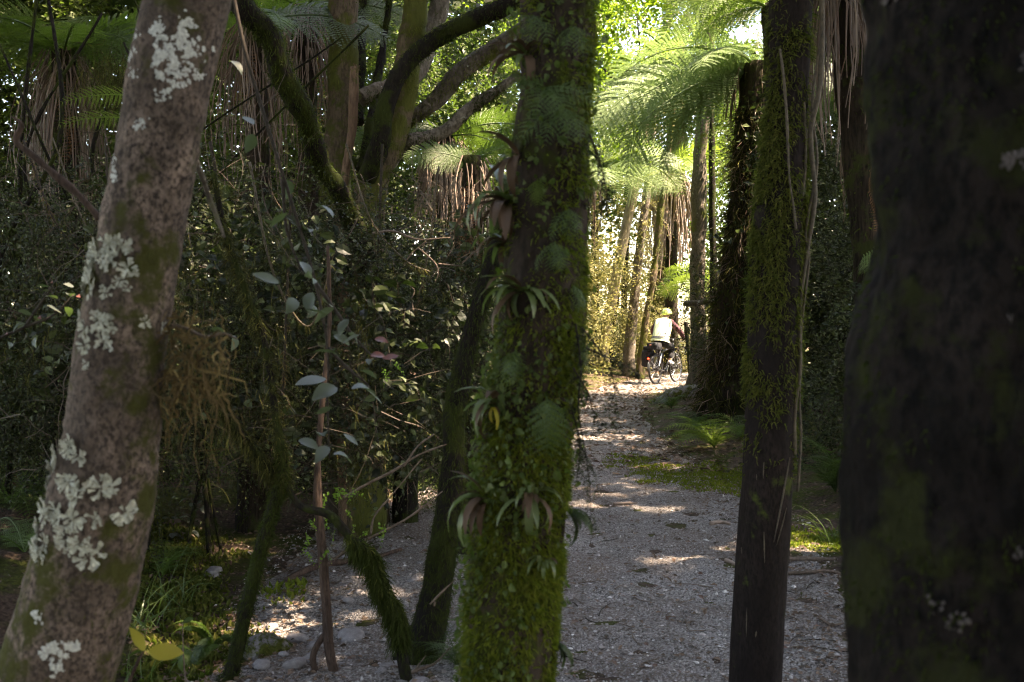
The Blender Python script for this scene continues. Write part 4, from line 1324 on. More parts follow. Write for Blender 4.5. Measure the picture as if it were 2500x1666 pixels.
tree_fern('tree fern half hidden by the dark tree with dead orange fronds', 2140, 225, 8.2, .14, [(178, 10, .75), (165, 2, .8), (190, -12, .6), (150, 20, .8), (-160, 18, .7), (40, 20, .8)], 1.1, ['frond_dark', 'frond_green'], (60, .8, .006, 'stalk'), 5)
tree_fern('tree fern above the straight trunk with a long stalk curtain', 2040, -110, 6.5, .11, [(180, 25, 1), (200, 10, .9), (0, 20, 1), (100, 40, 1)], 1.3, ['frond_green', 'frond_dark'], (150, 1.0, .005, 'stalk'), lean=.4)
tree_fern('tree fern with a big silvery frond, massive root-covered trunk beside the straight trunk', 1845, 165, 14.0, .25, [(180, -14, 1.2), (186, -24, 1.15), (175, -4, 1.1), (195, -36, .95), (168, 10, 1), (205, -18, 1.0), (190, -10, 1.15), (20, 25, .9), (-30, 20, .9), (235, 0, .9)], 2.3, ['frond_blue'], (40, .7, .01, 'stalk'), 2, lean=-.42, widen=2.0)
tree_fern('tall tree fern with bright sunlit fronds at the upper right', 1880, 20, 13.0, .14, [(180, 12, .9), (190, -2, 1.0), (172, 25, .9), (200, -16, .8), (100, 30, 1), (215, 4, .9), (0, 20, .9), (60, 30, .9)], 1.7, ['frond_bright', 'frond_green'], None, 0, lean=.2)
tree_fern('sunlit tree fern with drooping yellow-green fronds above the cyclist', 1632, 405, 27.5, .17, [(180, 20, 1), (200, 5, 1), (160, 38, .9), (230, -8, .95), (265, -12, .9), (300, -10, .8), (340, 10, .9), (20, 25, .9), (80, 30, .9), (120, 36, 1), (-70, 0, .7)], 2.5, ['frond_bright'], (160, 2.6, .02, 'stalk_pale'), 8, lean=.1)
tree_fern('pale tree fern close behind the mossy trunk edge', 1436, 420, 20, .12, [(0, 16, 1), (-20, 0, 1.1), (-45, -8, 1), (20, 30, .9), (180, 12, .9), (90, 30, .8), (-80, -5, .8)], 2.0, ['frond_blue', 'frond_bright', 'frond_blue'], (40, 1.2, .012, 'stalk'), 0, lean=-.5)
tree_fern('low tree fern spreading one bright frond over the cyclist', 1740, 690, 25.5, .13, [(180, 22, .8), (172, 2, .95), (200, 0, .95), (150, 20, .7), (225, -8, .8), (90, 25, .7), (0, 10, .7)], 1.7, ['frond_lime' if False else 'frond_bright', 'frond_green'], None, 0)
# two bright fronds poking out behind the lichen trunk
nf = thing('young_fern', 'two bright green fronds poking out left of the lichen trunk', 'fern', at(345, 262, 5))
fr('near', 'frond_bright', at(345, 238, 5), 178, 4, .40, 32, 0, nf)
fr('near', 'frond_bright', at(345, 296, 5), 176, 6, .42, 24, 0, nf)
# spray reaching out beside the dark tree
nf = thing('young_fern', 'small pale fern spray poking out beside the dark tree', 'fern', at(2160, 630, 4.6))
for (py, el) in ((620, -6), (640, 4), (655, 8)):
    fr('filmy', 'frond_blue', at(2165, py, 4.6), 182, el, .16, 40, 0, nf)

df = thing('dead_fern', 'bunch of rusty orange dead fronds hanging beside the dark tree', 'fern', at(2150, 390, 5.8))
for k in range(8):
    fr('dead', 'frond_dead', at(2150 + R.normal() * 8, 385 + R.normal() * 12, 5.8 + R.normal() * .05), R.uniform(150, 330), R.uniform(-88, -62), R.uniform(.3, .48), R.uniform(-40, 40), 0, df, 'dead_frond')
# ------------------------------------------------------------------ ground plants
def ground_fern(label, px, py, n, L, mat, azr=(0, 360), el=(20, 60), name='ground_fern', kind='ground'):
    x, y = gnd(px, py)
    b = np.array((x, y, float(gz(x, y))))
    t = thing(name, label, 'fern', b)
    for i in range(n):
        fr(kind, mat if isinstance(mat, str) else mat[i % len(mat)], b, R.uniform(*azr), R.uniform(*el), L * R.uniform(.7, 1.15), R.uniform(-15, 15), i % 3, t)


ground_fern('bushy green ground fern at the path bend, largest of the clump', 1745, 1105, 13, .68, ['frond_green', 'frond_bright'], (90, 300), (15, 50))
ground_fern('ground fern behind the largest one at the path bend', 1700, 1060, 11, .6, ['frond_green', 'frond_dark'], (60, 300), (15, 50))
ground_fern('ground fern at the bend close to the straight trunk', 1815, 1095, 9, .55, ['frond_green', 'frond_dark'], (90, 290), (15, 50))
ground_fern('small dark fern by the mossy root mound', 1640, 1010, 9, .5, ['frond_dark'], (90, 300), (20, 50))
ground_fern('dark ground fern between straight trunk and dark tree', 2040, 1235, 8, .6, 'frond_dark', (60, 280), (30, 75))
ground_fern('feathery fern bed at the lower left edge', 30, 1390, 12, .55, ['frond_green', 'frond_blue'], (-60, 200), (10, 45))
ground_fern('second feathery fern at the lower left edge, nearer the stump', 95, 1340, 9, .45, ['frond_green'], (-60, 200), (10, 45))
ground_fern('feathery fern right at the left picture edge', -40, 1330, 9, .5, ['frond_green'], (-60, 120), (10, 45))
ground_fern('pale feathery fern low between the left edge and the lichen trunk', 60, 1460, 11, .42, ['frond_green', 'frond_blue'], (-60, 200), (5, 40))
ground_fern('fern clump right of the lichen trunk behind the long grass', 395, 1440, 8, .32, ['frond_green'], (-20, 200), (15, 50))
ground_fern('dark fern tuft under the black trunk', 1120, 1640, 8, .3, 'frond_dark', (60, 330), (10, 50))
for (px, py, label) in ((470, 1640, 'comb-leaved fern behind the yellow seedling'), (520, 1600, 'second comb-leaved fern next to the crooked stem')):
    ground_fern(label, px, py, 6, .26, ['frond_green', 'frond_dark'], (-40, 220), (25, 60), kind='comb')


def grass_tuft(label, px, py, n, L, w=.006):
    x, y = gnd(px, py)
    b = np.array((x, y, float(gz(x, y))))
    t = thing('grass_tuft', label, 'grass', b)
    P = b + np.c_[R.normal(size=(n, 2)) * .05, np.zeros(n)]
    d = norm(np.c_[R.normal(size=(n, 2)) * .35, np.ones(n)])
    obj('blades', strands(P, d * 3, L * R.uniform(.5, 1.1, n), w, .32, 6, .06), M['grass'], t, kind='stuff')


grass_tuft('long-bladed grass tuft right of the lichen trunk', 360, 1560, 34, .5)
grass_tuft('arching grass tuft on the mossy ground by the grey stone', 430, 1500, 30, .45)
grass_tuft('low grass at the foot of the lichen trunk beside the yellow seedling', 320, 1680, 30, .3)
grass_tuft('dark grass tuft on the path edge before the dark tree', 2040, 1330, 40, .5)


def ovate(L, w, n=7, bend=.5, fold=.12):
    t = np.linspace(0, 1, n)
    a = .25 - bend * t
    x, z = np.cumsum(np.r_[0, np.cos(a[1:])]) * L / (n - 1), np.cumsum(np.r_[0, np.sin(a[1:])]) * L / (n - 1)
    ww = w * np.sin(np.pi * np.clip(t, .03, .985) ** .85) ** .8
    V = np.stack([np.c_[x, -ww / 2, z + ww * fold], np.c_[x, t * 0, z], np.c_[x, ww / 2, z + ww * fold]], 1).reshape(-1, 3)
    F = [(i * 3 + j, i * 3 + j + 1, i * 3 + j + 4, i * 3 + j + 3) for i in range(n - 1) for j in (0, 1)]
    return V, np.array(F)


LF = {}


def leaf(mat, b=0):
    if (mat, b) not in LF:
        V, F = ovate(1.0, .52, 7, .2 + .45 * b, .08 + .06 * b)
        V = V + .02 * fbm(V * 5 + b * 3, 2, b)[:, None]
        LF[mat, b] = mesh('leaf', V, [F], M[mat], True)
    return LF[mat, b]


def leafy(name, label, stem_pts, sw, lv, mat='leaf_grey', smat='twig_dark', cat='plant'):
    """stem_pts world polyline(s); lv: (px,py,Y,len px, az, el, roll[, mat])"""
    P0 = stem_pts[0][0]
    t = thing(name, label, cat, P0)
    for sp_ in stem_pts:
        obj('stem', Tube(sp_, np.array([sw, sw * .8, sw * .4]), 26, 7), M[smat], t, True)
    for i, q in enumerate(lv):
        px, py, Y, Lp, az, el, roll = q[:7]
        m_ = q[7] if len(q) > 7 else mat
        place('leaf', leaf(m_, i % 3), at(px, py, Y), Euler((rad(roll), -rad(el), rad(az)), 'XYZ'), Lp / FPX * Y, t)
    return t


def rl(px, py, Y, L, m=None):
    q = [px, py, Y, L, R.uniform(-180, 0) if R.random() < .75 else R.uniform(0, 180), R.uniform(-45, 25), R.uniform(-50, 50)]
    return tuple(q + ([m] if m else []))


# grey-leaved shrub hanging between the lichen trunk and the mossy trunk
lv = []
for (px, py, L) in ((680, 690, 52), (735, 640, 45), (745, 675, 48), (725, 610, 40), (720, 730, 50), (760, 715, 48), (790, 735, 50), (815, 755, 52), (765, 745, 40), (800, 770, 44), (850, 780, 40), (815, 820, 36), (835, 840, 45), (820, 865, 46), (850, 815, 34), (795, 925, 62), (820, 945, 64), (860, 950, 60), (885, 945, 50), (880, 905, 36), (910, 880, 34),
                    (700, 520, 46), (770, 500, 52), (700, 440, 44), (640, 450, 40), (620, 330, 46), (560, 150, 40), (595, 285, 38), (730, 1075, 44), (790, 1065, 46), (775, 1010, 30), (800, 1090, 48), (815, 1110, 44), (840, 1060, 34), (545, 815, 34), (570, 820, 36), (655, 545, 38), (745, 560, 40)):
    lv.append(rl(px, py, 2.9 + R.normal() * .12, L * 1.3))
for (px, py, L) in ((905, 870, 44), (935, 875, 40), (915, 828, 36)):
    lv.append((px, py, 2.85, L, R.uniform(-30, 20), R.uniform(-10, 10), 40, 'leaf_red'))
leafy('hanging_shrub', 'near shrub branch with dull grey-green leaves and a few red ones', [A([(560, -60), (600, 130), (660, 330), (720, 520), (770, 690), (800, 850), (800, 1000), (805, 1120)], 2.95), A([(770, 690), (820, 760), (870, 830), (920, 880)], 2.92), A([(690, 440), (700, 560), (735, 660)], 2.95), A([(800, 850), (850, 900), (900, 940)], 2.95)], .006, lv)
lv = [rl(px, py, 3.0, L) for (px, py, L) in ((45, 760, 40), (70, 770, 36), (95, 820, 42), (120, 700, 30), (140, 730, 36), (165, 720, 44), (150, 765, 46), (165, 750, 38), (60, 790, 34), (10, 790, 30), (105, 790, 36), (20, 835, 30), (180, 700, 26))] + [(px, py, 3.0, 18, -60, 0, 40, 'leaf_red') for (px, py) in ((125, 690), (190, 722), (135, 760), (15, 815), (95, 775))]
leafy('hanging_shrub', 'grey-leaved shrub branch left of the lichen trunk', [A([(-60, 850), (60, 800), (130, 770), (180, 720)], 3.0), A([(60, 800), (100, 740), (130, 700)], 3.0)], .005, lv)
# yellow seedling
leafy('seedling', 'seedling with two yellow leaves at the foot of the lichen trunk', [A([(300, 1720), (322, 1650), (345, 1600), (352, 1590)], 2.3)], .0045,
      [(352, 1588, 2.3, 66, 180, 52, 75, 'leaf_yellow'), (365, 1592, 2.3, 82, 5, -2, 65, 'leaf_yellow'), (350, 1592, 2.3, 36, 190, 2, 40, 'leaf_mid')], smat='bark_sapling')
lv = [(px, py, 3.4, L, az, el, 45, 'leaf_mid') for (px, py, L, az, el) in ((445, 1520, 30, 150, 30), (447, 1520, 28, 20, 20), (450, 1535, 24, 30, -10), (440, 1612, 24, 200, -20), (445, 1600, 40, -80, -60))]
leafy('seedling', 'green broad-leaved seedling on the mossy ground near the crooked stem', [A([(455, 1680), (448, 1600), (446, 1520)], 3.4)], .003, lv, 'leaf_mid', 'twig')
x, y = gnd(440, 1330)
for i, (px, py, hgt, label) in enumerate(((470, 1310, 95, 'tall leafy seedling with brownish leaves against the dark bank'), (410, 1320, 60, 'lower leafy seedling left of the tall brownish one'), (445, 1345, 50, 'small grey-leaved seedling in front of the brownish ones'))):
    Yq = gnd(px, py)[1]
    pts = A([(px, py), (px + 4, py - hgt * .5), (px - 2, py - hgt)], Yq)
    pts[0][2] = float(gz(pts[0][0], Yq))
    lv = [(px + R.normal() * 16, py - hgt * R.uniform(.2, 1.05), Yq, R.uniform(20, 30), R.uniform(0, 360), R.uniform(-35, 20), R.uniform(-40, 40), 'leaf_grey' if R.random() < .6 else 'leaf_brown') for k in range(16)]
    leafy('seedling', label, [pts], .004, lv, 'leaf_grey', 'twig')

# stump at the left edge
x, y = gnd(28, 1330)
z0 = float(gz(x, y))
pts = [np.array((x, y, z0 - .05)), np.array((x, y, z0 + .12)), at(26, 1195, y)]
tb = Tube(pts, [.05, .045, .018], 40, 16, barkdisp(.012, (30, 30, 8), 3, 3, .008))
tag(obj('stump', tb, M['snag'], smooth=True, loc=(x, y, z0)), 'short reddish rotten stump at the left edge above the ferns', 'stump')

# sticks lying on the ground
def stick(label, pts, w, mat='twig', name='stick', h=.012):
    P = np.array([(*gnd(*p), 0) for p in pts])
    P[:, 2] = gz(P[:, 0], P[:, 1]) + .012 + h
    tag(obj(name, Tube(P, np.array([w, w * .9, w * .55]), 26, 8, barkdisp(w * .25, (30, 30, 30), 2, len(label))), M[mat], smooth=True, loc=P[0]), label, 'stick')


stick('fallen branch lying across the stony ground behind the sapling', [(700, 1428), (760, 1400), (830, 1378), (900, 1372), (980, 1356)], .022, 'bark_sapling', 'fallen_branch', .02)
stick('pale straight stick lying on the path', [(1497, 1233), (1530, 1232), (1556, 1233)], .014, 'stalk_pale')
stick('curled pale bark strip on the path beside the straight trunk', [(1735, 1292), (1760, 1286), (1782, 1291)], .018, 'stalk_pale')
stick('root-like stick on the path right of the straight trunk, upper one', [(1920, 1372), (1980, 1372), (2040, 1376)], .016)
stick('root-like stick on the path right of the straight trunk, lower one', [(1925, 1402), (1970, 1408), (2020, 1408), (2060, 1410)], .012)
stick('pale stub of stick touching the straight trunk', [(1772, 1372), (1785, 1376), (1798, 1380)], .016, 'stalk_pale')
stick('thin broken stick in leaf litter near the dark tree', [(2000, 1520), (2030, 1530), (2060, 1528)], .008)
for i in range(46):
    px, py = R.uniform(1400, 2080), R.uniform(1240, 1660)
    x, y = gnd(px, py)
    a_, l_ = R.uniform(0, 6.28), R.uniform(.04, .12)
    P = np.array([(x - math.cos(a_) * l_, y - math.sin(a_) * l_, 0), (x + R.normal() * .008, y, 0), (x + math.cos(a_) * l_, y + math.sin(a_) * l_, 0)])
    P[:, 2] = gz(P[:, 0], P[:, 1]) + .018
    o = obj('twig', Tube(P, [.0035, .003, .0018], 6, 5), M['twig' if i % 3 else 'twig_dark'], path)

# free-hanging twigs in the undergrowth
def twig(label, polys, Y, w, mat='twig'):
    t = thing('dead_branch', label, 'branch', at(*polys[0][0], Y))
    for i, p in enumerate(polys):
        obj('branchlet' if i else 'stem', Tube(A(p, Y), np.array([w, w * .8, w * .4]) / FPX * Y * (1 if i == 0 else .65), 30, 7, barkdisp(.002, (30, 30, 30), 2, i)), M[mat], t, True)


twig('long thin dead branch slanting up toward the mossy trunk', [[(840, 1215), (900, 1180), (960, 1150), (1020, 1112), (1090, 1085)], [(985, 1140), (1020, 1090), (1060, 1060)]], 4.5, 4)
twig('dead branch with side twigs slanting over the gravel', [[(815, 1366), (870, 1330), (930, 1300), (1000, 1262), (1080, 1200)], [(905, 1305), (915, 1260), (960, 1205), (1030, 1120)], [(855, 1340), (858, 1365)], [(870, 1390), (890, 1330), (905, 1300)]], 4.4, 4)
twig('forked grey twig in the dark undergrowth', [[(910, 570), (960, 565), (1020, 585), (1100, 580)], [(1040, 590), (1005, 620), (985, 650)], [(1020, 605), (1060, 640), (1070, 665), (1062, 690)], [(1070, 645), (1130, 650)], [(1125, 645), (1170, 605)]], 5.0, 3.5)
twig('small dead twig touching the foot of the mossy trunk', [[(1050, 1475), (1085, 1440), (1112, 1415)], [(1062, 1470), (1060, 1480)]], 3.2, 3)
twig('brown fern-stalk lying low before the black trunk', [[(965, 1670), (1010, 1640), (1060, 1620), (1100, 1580)], [(1010, 1640), (1040, 1600)]], 4.4, 5, 'twig')
twig('dark overhanging branch with side branches in the bright gap', [[(1700, 215), (1660, 236), (1600, 236), (1540, 222), (1500, 195), (1470, 165)], [(1690, 195), (1650, 190), (1590, 195), (1545, 222)], [(1520, 205), (1530, 170), (1560, 130), (1555, 40)], [(1600, 236), (1560, 270), (1500, 300)]], 16.5, 6, 'twig_dark')
twig('bare branch stub crossing the banded trunk behind the weathered post', [[(1670, 742), (1720, 738), (1780, 735), (1830, 728)], [(1775, 735), (1750, 820), (1735, 850)]], 15, 7, 'bark_grey')
for (pts, Y, w_, label) in (([(1805, 600), (1795, 690), (1785, 760), (1772, 830), (1765, 900)], 14.5, 2.6, 'hanging vine on the root-covered trunk, left strand'), ([(1770, 690), (1745, 740), (1752, 790), (1728, 850), (1705, 900)], 14.5, 2.2, 'hanging vine looping beside the banded trunk'), ([(1775, 830), (1745, 860), (1715, 900), (1700, 940)], 14.4, 2.6, 'slanting aerial root below the looping vine')):
    tag(obj('vine', Tube(A(pts, Y), np.array([w_, w_ * .9, w_]) / FPX * Y, 40, 6), M['vine'], smooth=True, loc=at(*pts[-1], Y)), label, 'vine')

# mossy root mound at the bend, and the weathered post
x, y = gnd(1640, 990)
V, F = icob(4, 5, .5, .5)
V = V * np.array((1.0, .8, .6)) + np.array((x + .75, y + .2, gz(x, y) - .08))
mo = thing('root_mound', 'mossy root mound at the inside of the path bend', 'mound', (x, y, float(gz(x, y))))
obj('mound', (V, F), M['rock_moss'], mo, True)
k = R.integers(0, len(V), 3000)
obj('moss', strands(V[k], norm(V[k] - np.array((x + .75, y + .2, -.3))), R.uniform(.03, .1, 3000), .012, .5), M['moss_olive'], mo, kind='stuff')
pb = np.array((*gnd(1688, 940), 0))
pb[2] = gz(pb[0], pb[1])
po = thing('wooden_post', 'weathered dark wooden post standing beside the cyclist', 'post', pb)
top = at(1674, 786, pb[1])
tb = Tube([pb - np.array((0, 0, .1)), pb * .6 + top * .4, top], [.062, .056, .05], 40, 12, barkdisp(.012, (12, 12, 3), 3, 4, .01))
obj('post', tb, M['bark_black'], po, True)

# ------------------------------------------------------------------ undergrowth and forest masses
LIT = [
    (2.3, 11.8, .3, .3), (1.75, 10.6, 0, .22),
    (2.08, 5.8, 2.25, .15), (-.2, 6.7, 2.3, .2),
    (-3.1, 6.2, .4, .3), (-2.5, 5.6, .3, .22), (-1.75, 5.0, .15, .25),
    (2.6, 20.5, 0, 1.2), (3.6, 23.6, .2, 1.3),
    (3.9, 27, 5.6, 2.0), (4.4, 26, 2.6, 1.2),
    (2.6, 14, 4.6, 1.3), (3.3, 14, 4.9, 1.0), (-1.5, 5.6, 1.9, .2), (-.75, 6.6, 1.0, .22), (-2.3, 6.3, 2.2, .2), (-1.9, 6.0, 1.2, .18), (-.6, 9.4, 3.1, .6), (-1.45, 4.9, .1, .3), (-.9, 8.2, .1, .3),  # sun spots for which foliage is cut away along the sun line: x, y, z, radius
    (3.55, 23.3, 1.5, 1.0), (3.0, 22.5, 0, 1.0), (8, 29, 0.5, 4.5), (12, 33, 0.5, 5), (2.4, 26.5, 2.5, 1.6), (3.2, 25.5, 3.5, 1.4), (3.2, 22.5, 5.0, 1.7), (4.1, 24.5, 2.4, 0.9), (1.9, 20, 4.2, 1.3),
    (2.05, 6.95, 0, .28), (.95, 8.3, 0, .22), (1.25, 9.4, 0, .25), (2.6, 13.0, 5.0, 1.5), (1.2, 12, 4.8, 1.6), (2.2, 16.5, 7, 2.5), (-0.6, 12.5, 4.5, 1.6), (1.6, 21, 0, .8), (-1.0, 8.6, 0.1, .35), (-.9, 5.6, 0, .25), (-2.2, 6.8, 0.1, .3)]


def in_gap(P, grow=0.0):
    k = np.zeros(len(P), bool)
    for (x, y, z, r) in LIT:
        d = P - np.array((x, y, z))
        s = d @ SUNV
        k |= (np.linalg.norm(d - s[:, None] * SUNV, axis=1) < r + grow) & (s > 0.8)
    return k


def clusters(name, label, C, rr, per, K, ll, lw, mat, droop=.6, stem=0.0, big=False, flat=.8, Lr=(.2, .45), smat='twig_dark', gap=False, cat='undergrowth'):
    """foliage mass: leafy sprays round many cluster centres"""
    n = len(C)
    O = np.repeat(C, per, 0)
    d = rdir(len(O))
    q = R.random((len(O), 1)) ** .4
    O = O + d * np.repeat(rr, per)[:, None] * q * np.array((1, 1, flat))
    if gap:
        k = ~in_gap(O, .25)
        O, d = O[k], d[k]
    D = d * .8 + .5 * R.normal(size=O.shape) + np.array((0, 0, -.15))
    lv, st = sprays(O, D, R.uniform(*Lr, len(O)), K, ll, lw, droop * R.uniform(.5, 1.3, len(O)), stem, big)
    o = obj(name, lv, M[mat], kind='stuff')
    tag(o, label, cat)
    if stem > 0:
        obj('twigs', st, M[smat], o, kind='stuff')
    return o


def pxc(n, px, py, Y):
    return np.array([at(R.uniform(*px), R.uniform(*py), R.uniform(*Y)) for _ in range(n)])


def above(C, h=.1):
    C = C.copy()
    C[:, 2] = np.maximum(C[:, 2], gz(C[:, 0], C[:, 1]) + h)
    return C


# left thicket, front layer (fine leaves), lower edge kept off the stony ground
C = np.vstack([pxc(120, (-80, 640), (450, 1120), (5.2, 7.6)), pxc(85, (560, 1200), (520, 1040), (5.4, 7.8)), pxc(26, (-120, 330), (960, 1120), (5.6, 7)), pxc(24, (700, 1150), (980, 1120), (6.5, 8.5))])
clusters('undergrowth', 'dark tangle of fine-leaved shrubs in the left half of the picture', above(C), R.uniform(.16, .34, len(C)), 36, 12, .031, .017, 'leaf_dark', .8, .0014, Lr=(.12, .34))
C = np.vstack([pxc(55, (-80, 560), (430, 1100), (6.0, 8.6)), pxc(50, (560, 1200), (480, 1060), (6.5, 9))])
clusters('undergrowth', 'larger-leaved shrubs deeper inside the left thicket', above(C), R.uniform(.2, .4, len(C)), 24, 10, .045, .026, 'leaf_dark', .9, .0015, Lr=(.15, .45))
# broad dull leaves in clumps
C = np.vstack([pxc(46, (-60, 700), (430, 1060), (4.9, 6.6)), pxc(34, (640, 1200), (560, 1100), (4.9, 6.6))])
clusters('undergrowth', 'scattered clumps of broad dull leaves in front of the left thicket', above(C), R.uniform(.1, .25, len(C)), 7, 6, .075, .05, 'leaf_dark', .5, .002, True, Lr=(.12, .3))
ORD = ['leftmost', 'second from left', 'third from left', 'fourth from left', 'fifth from left', 'fifth from right', 'fourth from right', 'third from right', 'second from right', 'rightmost']
for i in range(10):
    px, Yq = 20 + i * 60 + R.uniform(-22, 22), R.uniform(5.6, 6.8)
    b = zbase(px, Yq)
    q = [b - np.array((0, 0, .1))]
    for zz in (.8, 1.6, 2.4, 3.4):
        q.append(b + np.array((R.normal() * .12 * zz, R.normal() * .1, zz)))
    tb = Tube(q, np.array([.022, .018, .014, .010]) * R.uniform(.5, 1.2), 50, 9, barkdisp(.006, (20, 20, 8), 3, i))
    o = thing('thicket_stem', ORD[i] + ' of the thin dark stems rising through the left thicket', 'tree', b, 'thin stems in the thicket')
    obj('stem', tb, M['bark_black'], o, True)
    shag(tb, 900, .05, .004, 'moss_dark', o, thr=-.1)
for i in range(10):
    p0 = at(40 + 112 * i + R.uniform(-30, 30), R.uniform(330, 560), R.uniform(4.6, 5.8))
    dx, dz = R.uniform(-.5, .7), R.uniform(-.9, -.2)
    q = [p0, p0 + np.array((dx * .3, 0, dz * .7 - .15)), p0 + np.array((dx * .7, .1, dz - .25)), p0 + np.array((dx, .1, dz - .05 + R.uniform(-.4, .2)))]
    tb = Tube(q, np.array([.006, .005, .004]) * R.uniform(.6, 1.5), 40, 6)
    o = thing('draped_vine', ORD[i] + ' of the looping thin vines draped through the left thicket', 'vine', q[-1], 'draped vines in the thicket')
    obj('stem', tb, M['vine' if i % 2 else 'twig_dark'], o, True)
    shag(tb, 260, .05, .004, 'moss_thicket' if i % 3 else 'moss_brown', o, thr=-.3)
# mossy hanging curtains
C = np.vstack([pxc(150, (380, 760), (540, 1120), (4.4, 6.2)), pxc(70, (0, 240), (560, 1050), (4.8, 6.5)), pxc(60, (760, 1200), (600, 1180), (4.6, 6.5)), pxc(60, (220, 320), (150, 230), (5.2, 5.6))])
P = np.repeat(C, 9, 0) + R.normal(size=(len(C) * 9, 3)) * np.array((.05, .05, .08))
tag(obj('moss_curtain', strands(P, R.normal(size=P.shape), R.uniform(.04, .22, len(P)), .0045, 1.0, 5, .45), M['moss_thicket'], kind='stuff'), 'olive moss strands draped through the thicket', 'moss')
# dead thin twigs tangle
n = 900
C = np.vstack([pxc(500, (-60, 700), (300, 1150), (4.6, 7.0)), pxc(400, (700, 1250), (420, 1180), (4.6, 7.0))])
a_ = R.uniform(0, 6.28, n)
D = np.c_[np.cos(a_), .3 * R.normal(size=n), np.sin(a_) * .8]
tag(obj('dead_twigs', strands(C, D * 3, R.uniform(.15, .6, n), .005, .1, 5, .22), M['twig_mix'], kind='stuff'), 'thin dead twigs tangled through the thicket', 'twigs')
# bank behind: low mossy leaves at the back of the stony ground
C = pxc(60, (330, 1230), (1130, 1230), (8.2, 9.6))
C[:, 2] = gz(C[:, 0], C[:, 1]) + R.uniform(.02, .3, len(C))
clusters('undergrowth', 'low mossy ground cover at the back of the stony ground', C, R.uniform(.12, .28, len(C)), 34, 9, .03, .018, 'leaf_mid', .5, .001, Lr=(.08, .22), flat=.5)
# deep backing behind the left thicket
C = np.vstack([pxc(110, (-120, 1260), (360, 960), (10.5, 14.5)), pxc(60, (250, 800), (400, 780), (13, 18)), pxc(20, (0, 300), (150, 500), (12, 15))])
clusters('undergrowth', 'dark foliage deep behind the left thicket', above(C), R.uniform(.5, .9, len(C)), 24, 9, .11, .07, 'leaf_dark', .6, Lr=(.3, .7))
# left thicket, upper back layer
C = np.vstack([pxc(120, (-150, 620), (-120, 520), (9.5, 13.5)), pxc(110, (560, 1300), (-150, 540), (9.8, 14))])
clusters('undergrowth', 'leafy crowns behind the tree ferns in the upper left', above(C), R.uniform(.35, .75, len(C)), 26, 10, .072, .042, 'leaf_mid', .5, .002, Lr=(.25, .6), gap=True)
# right dark thicket
CB = np.c_[R.uniform(3.2, 9, 60), R.uniform(4.5, 11, 60), R.uniform(.2, 3.2, 60)]
C = np.vstack([CB, pxc(70, (1960, 2160), (-60, 1200), (8.8, 11.5)), pxc(36, (2150, 2900), (-50, 1200), (5, 10)), pxc(34, (1700, 1960), (640, 960), (14.8, 17.5))])
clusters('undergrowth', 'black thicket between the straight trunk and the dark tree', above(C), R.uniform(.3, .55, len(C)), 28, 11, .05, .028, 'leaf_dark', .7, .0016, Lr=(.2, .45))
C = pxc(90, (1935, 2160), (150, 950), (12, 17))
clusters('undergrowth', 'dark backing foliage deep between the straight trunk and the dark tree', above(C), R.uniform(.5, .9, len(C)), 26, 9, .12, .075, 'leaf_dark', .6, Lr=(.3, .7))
C = np.vstack([pxc(40, (1780, 1990), (250, 700), (17, 20)), pxc(44, (1722, 1870), (-60, 760), (22, 27))])
clusters('undergrowth', 'lighter leaves seen behind the straight trunk and root-covered trunk', above(C), R.uniform(.35, .6, len(C)), 30, 10, .08, .05, 'leaf_mid', .5, .002, Lr=(.3, .6))
# bright leaves in the gap right of the mossy trunk
C = np.vstack([pxc(60, (1440, 1720), (-140, 150), (16, 21)), pxc(22, (1430, 1540), (130, 330), (17, 21))])
clusters('bright_leaves', 'sunlit bright green broad leaves above the path gap', C, R.uniform(.3, .6, len(C)), 22, 8, .10, .07, 'leaf_bright', .4, .002, True, Lr=(.25, .5), gap=True, cat='foliage')
# shrubs left of the far bend
C = np.vstack([pxc(46, (1380, 1500), (430, 880), (23.5, 28)), pxc(26, (1500, 1580), (760, 890), (26.5, 29))])
clusters('shrub_mass', 'straw-green shrubs around the far trunks left of the cyclist', above(C, .2), R.uniform(.3, .6, len(C)), 30, 10, .085, .05, 'leaf_straw', .6, .003, Lr=(.3, .6), gap=True, cat='shrubs')
# hanging growth closing the gaps above the cyclist
C = np.vstack([pxc(80, (1470, 1760), (260, 720), (29, 36)), pxc(30, (1560, 1800), (-60, 330), (24, 30)), pxc(16, (1740, 1800), (500, 850), (24, 28))])
clusters('shrub_mass', 'brownish hanging growth between the far trunks above the cyclist', C, R.uniform(.4, .8, len(C)), 26, 10, .13, .075, 'leaf_straw', 1.1, .004, Lr=(.4, .9), gap=True, cat='shrubs')
C = pxc(60, (1700, 1850), (80, 740), (28, 34))
clusters('shrub_mass', 'light green foliage between the banded trunk and the root-covered trunk', C, R.uniform(.5, .9, len(C)), 24, 9, .20, .12, 'leaf_mid', .6, Lr=(.4, .9), cat='shrubs')
# verge right behind the cyclist
C = pxc(10, (1640, 1680), (840, 920), (27, 29))
clusters('shrub_mass', 'yellow-green verge plants behind the cyclist and the weathered post', above(C, .2), R.uniform(.2, .4, len(C)), 30, 9, .09, .04, 'leaf_straw', .3, .003, Lr=(.3, .5), cat='shrubs')

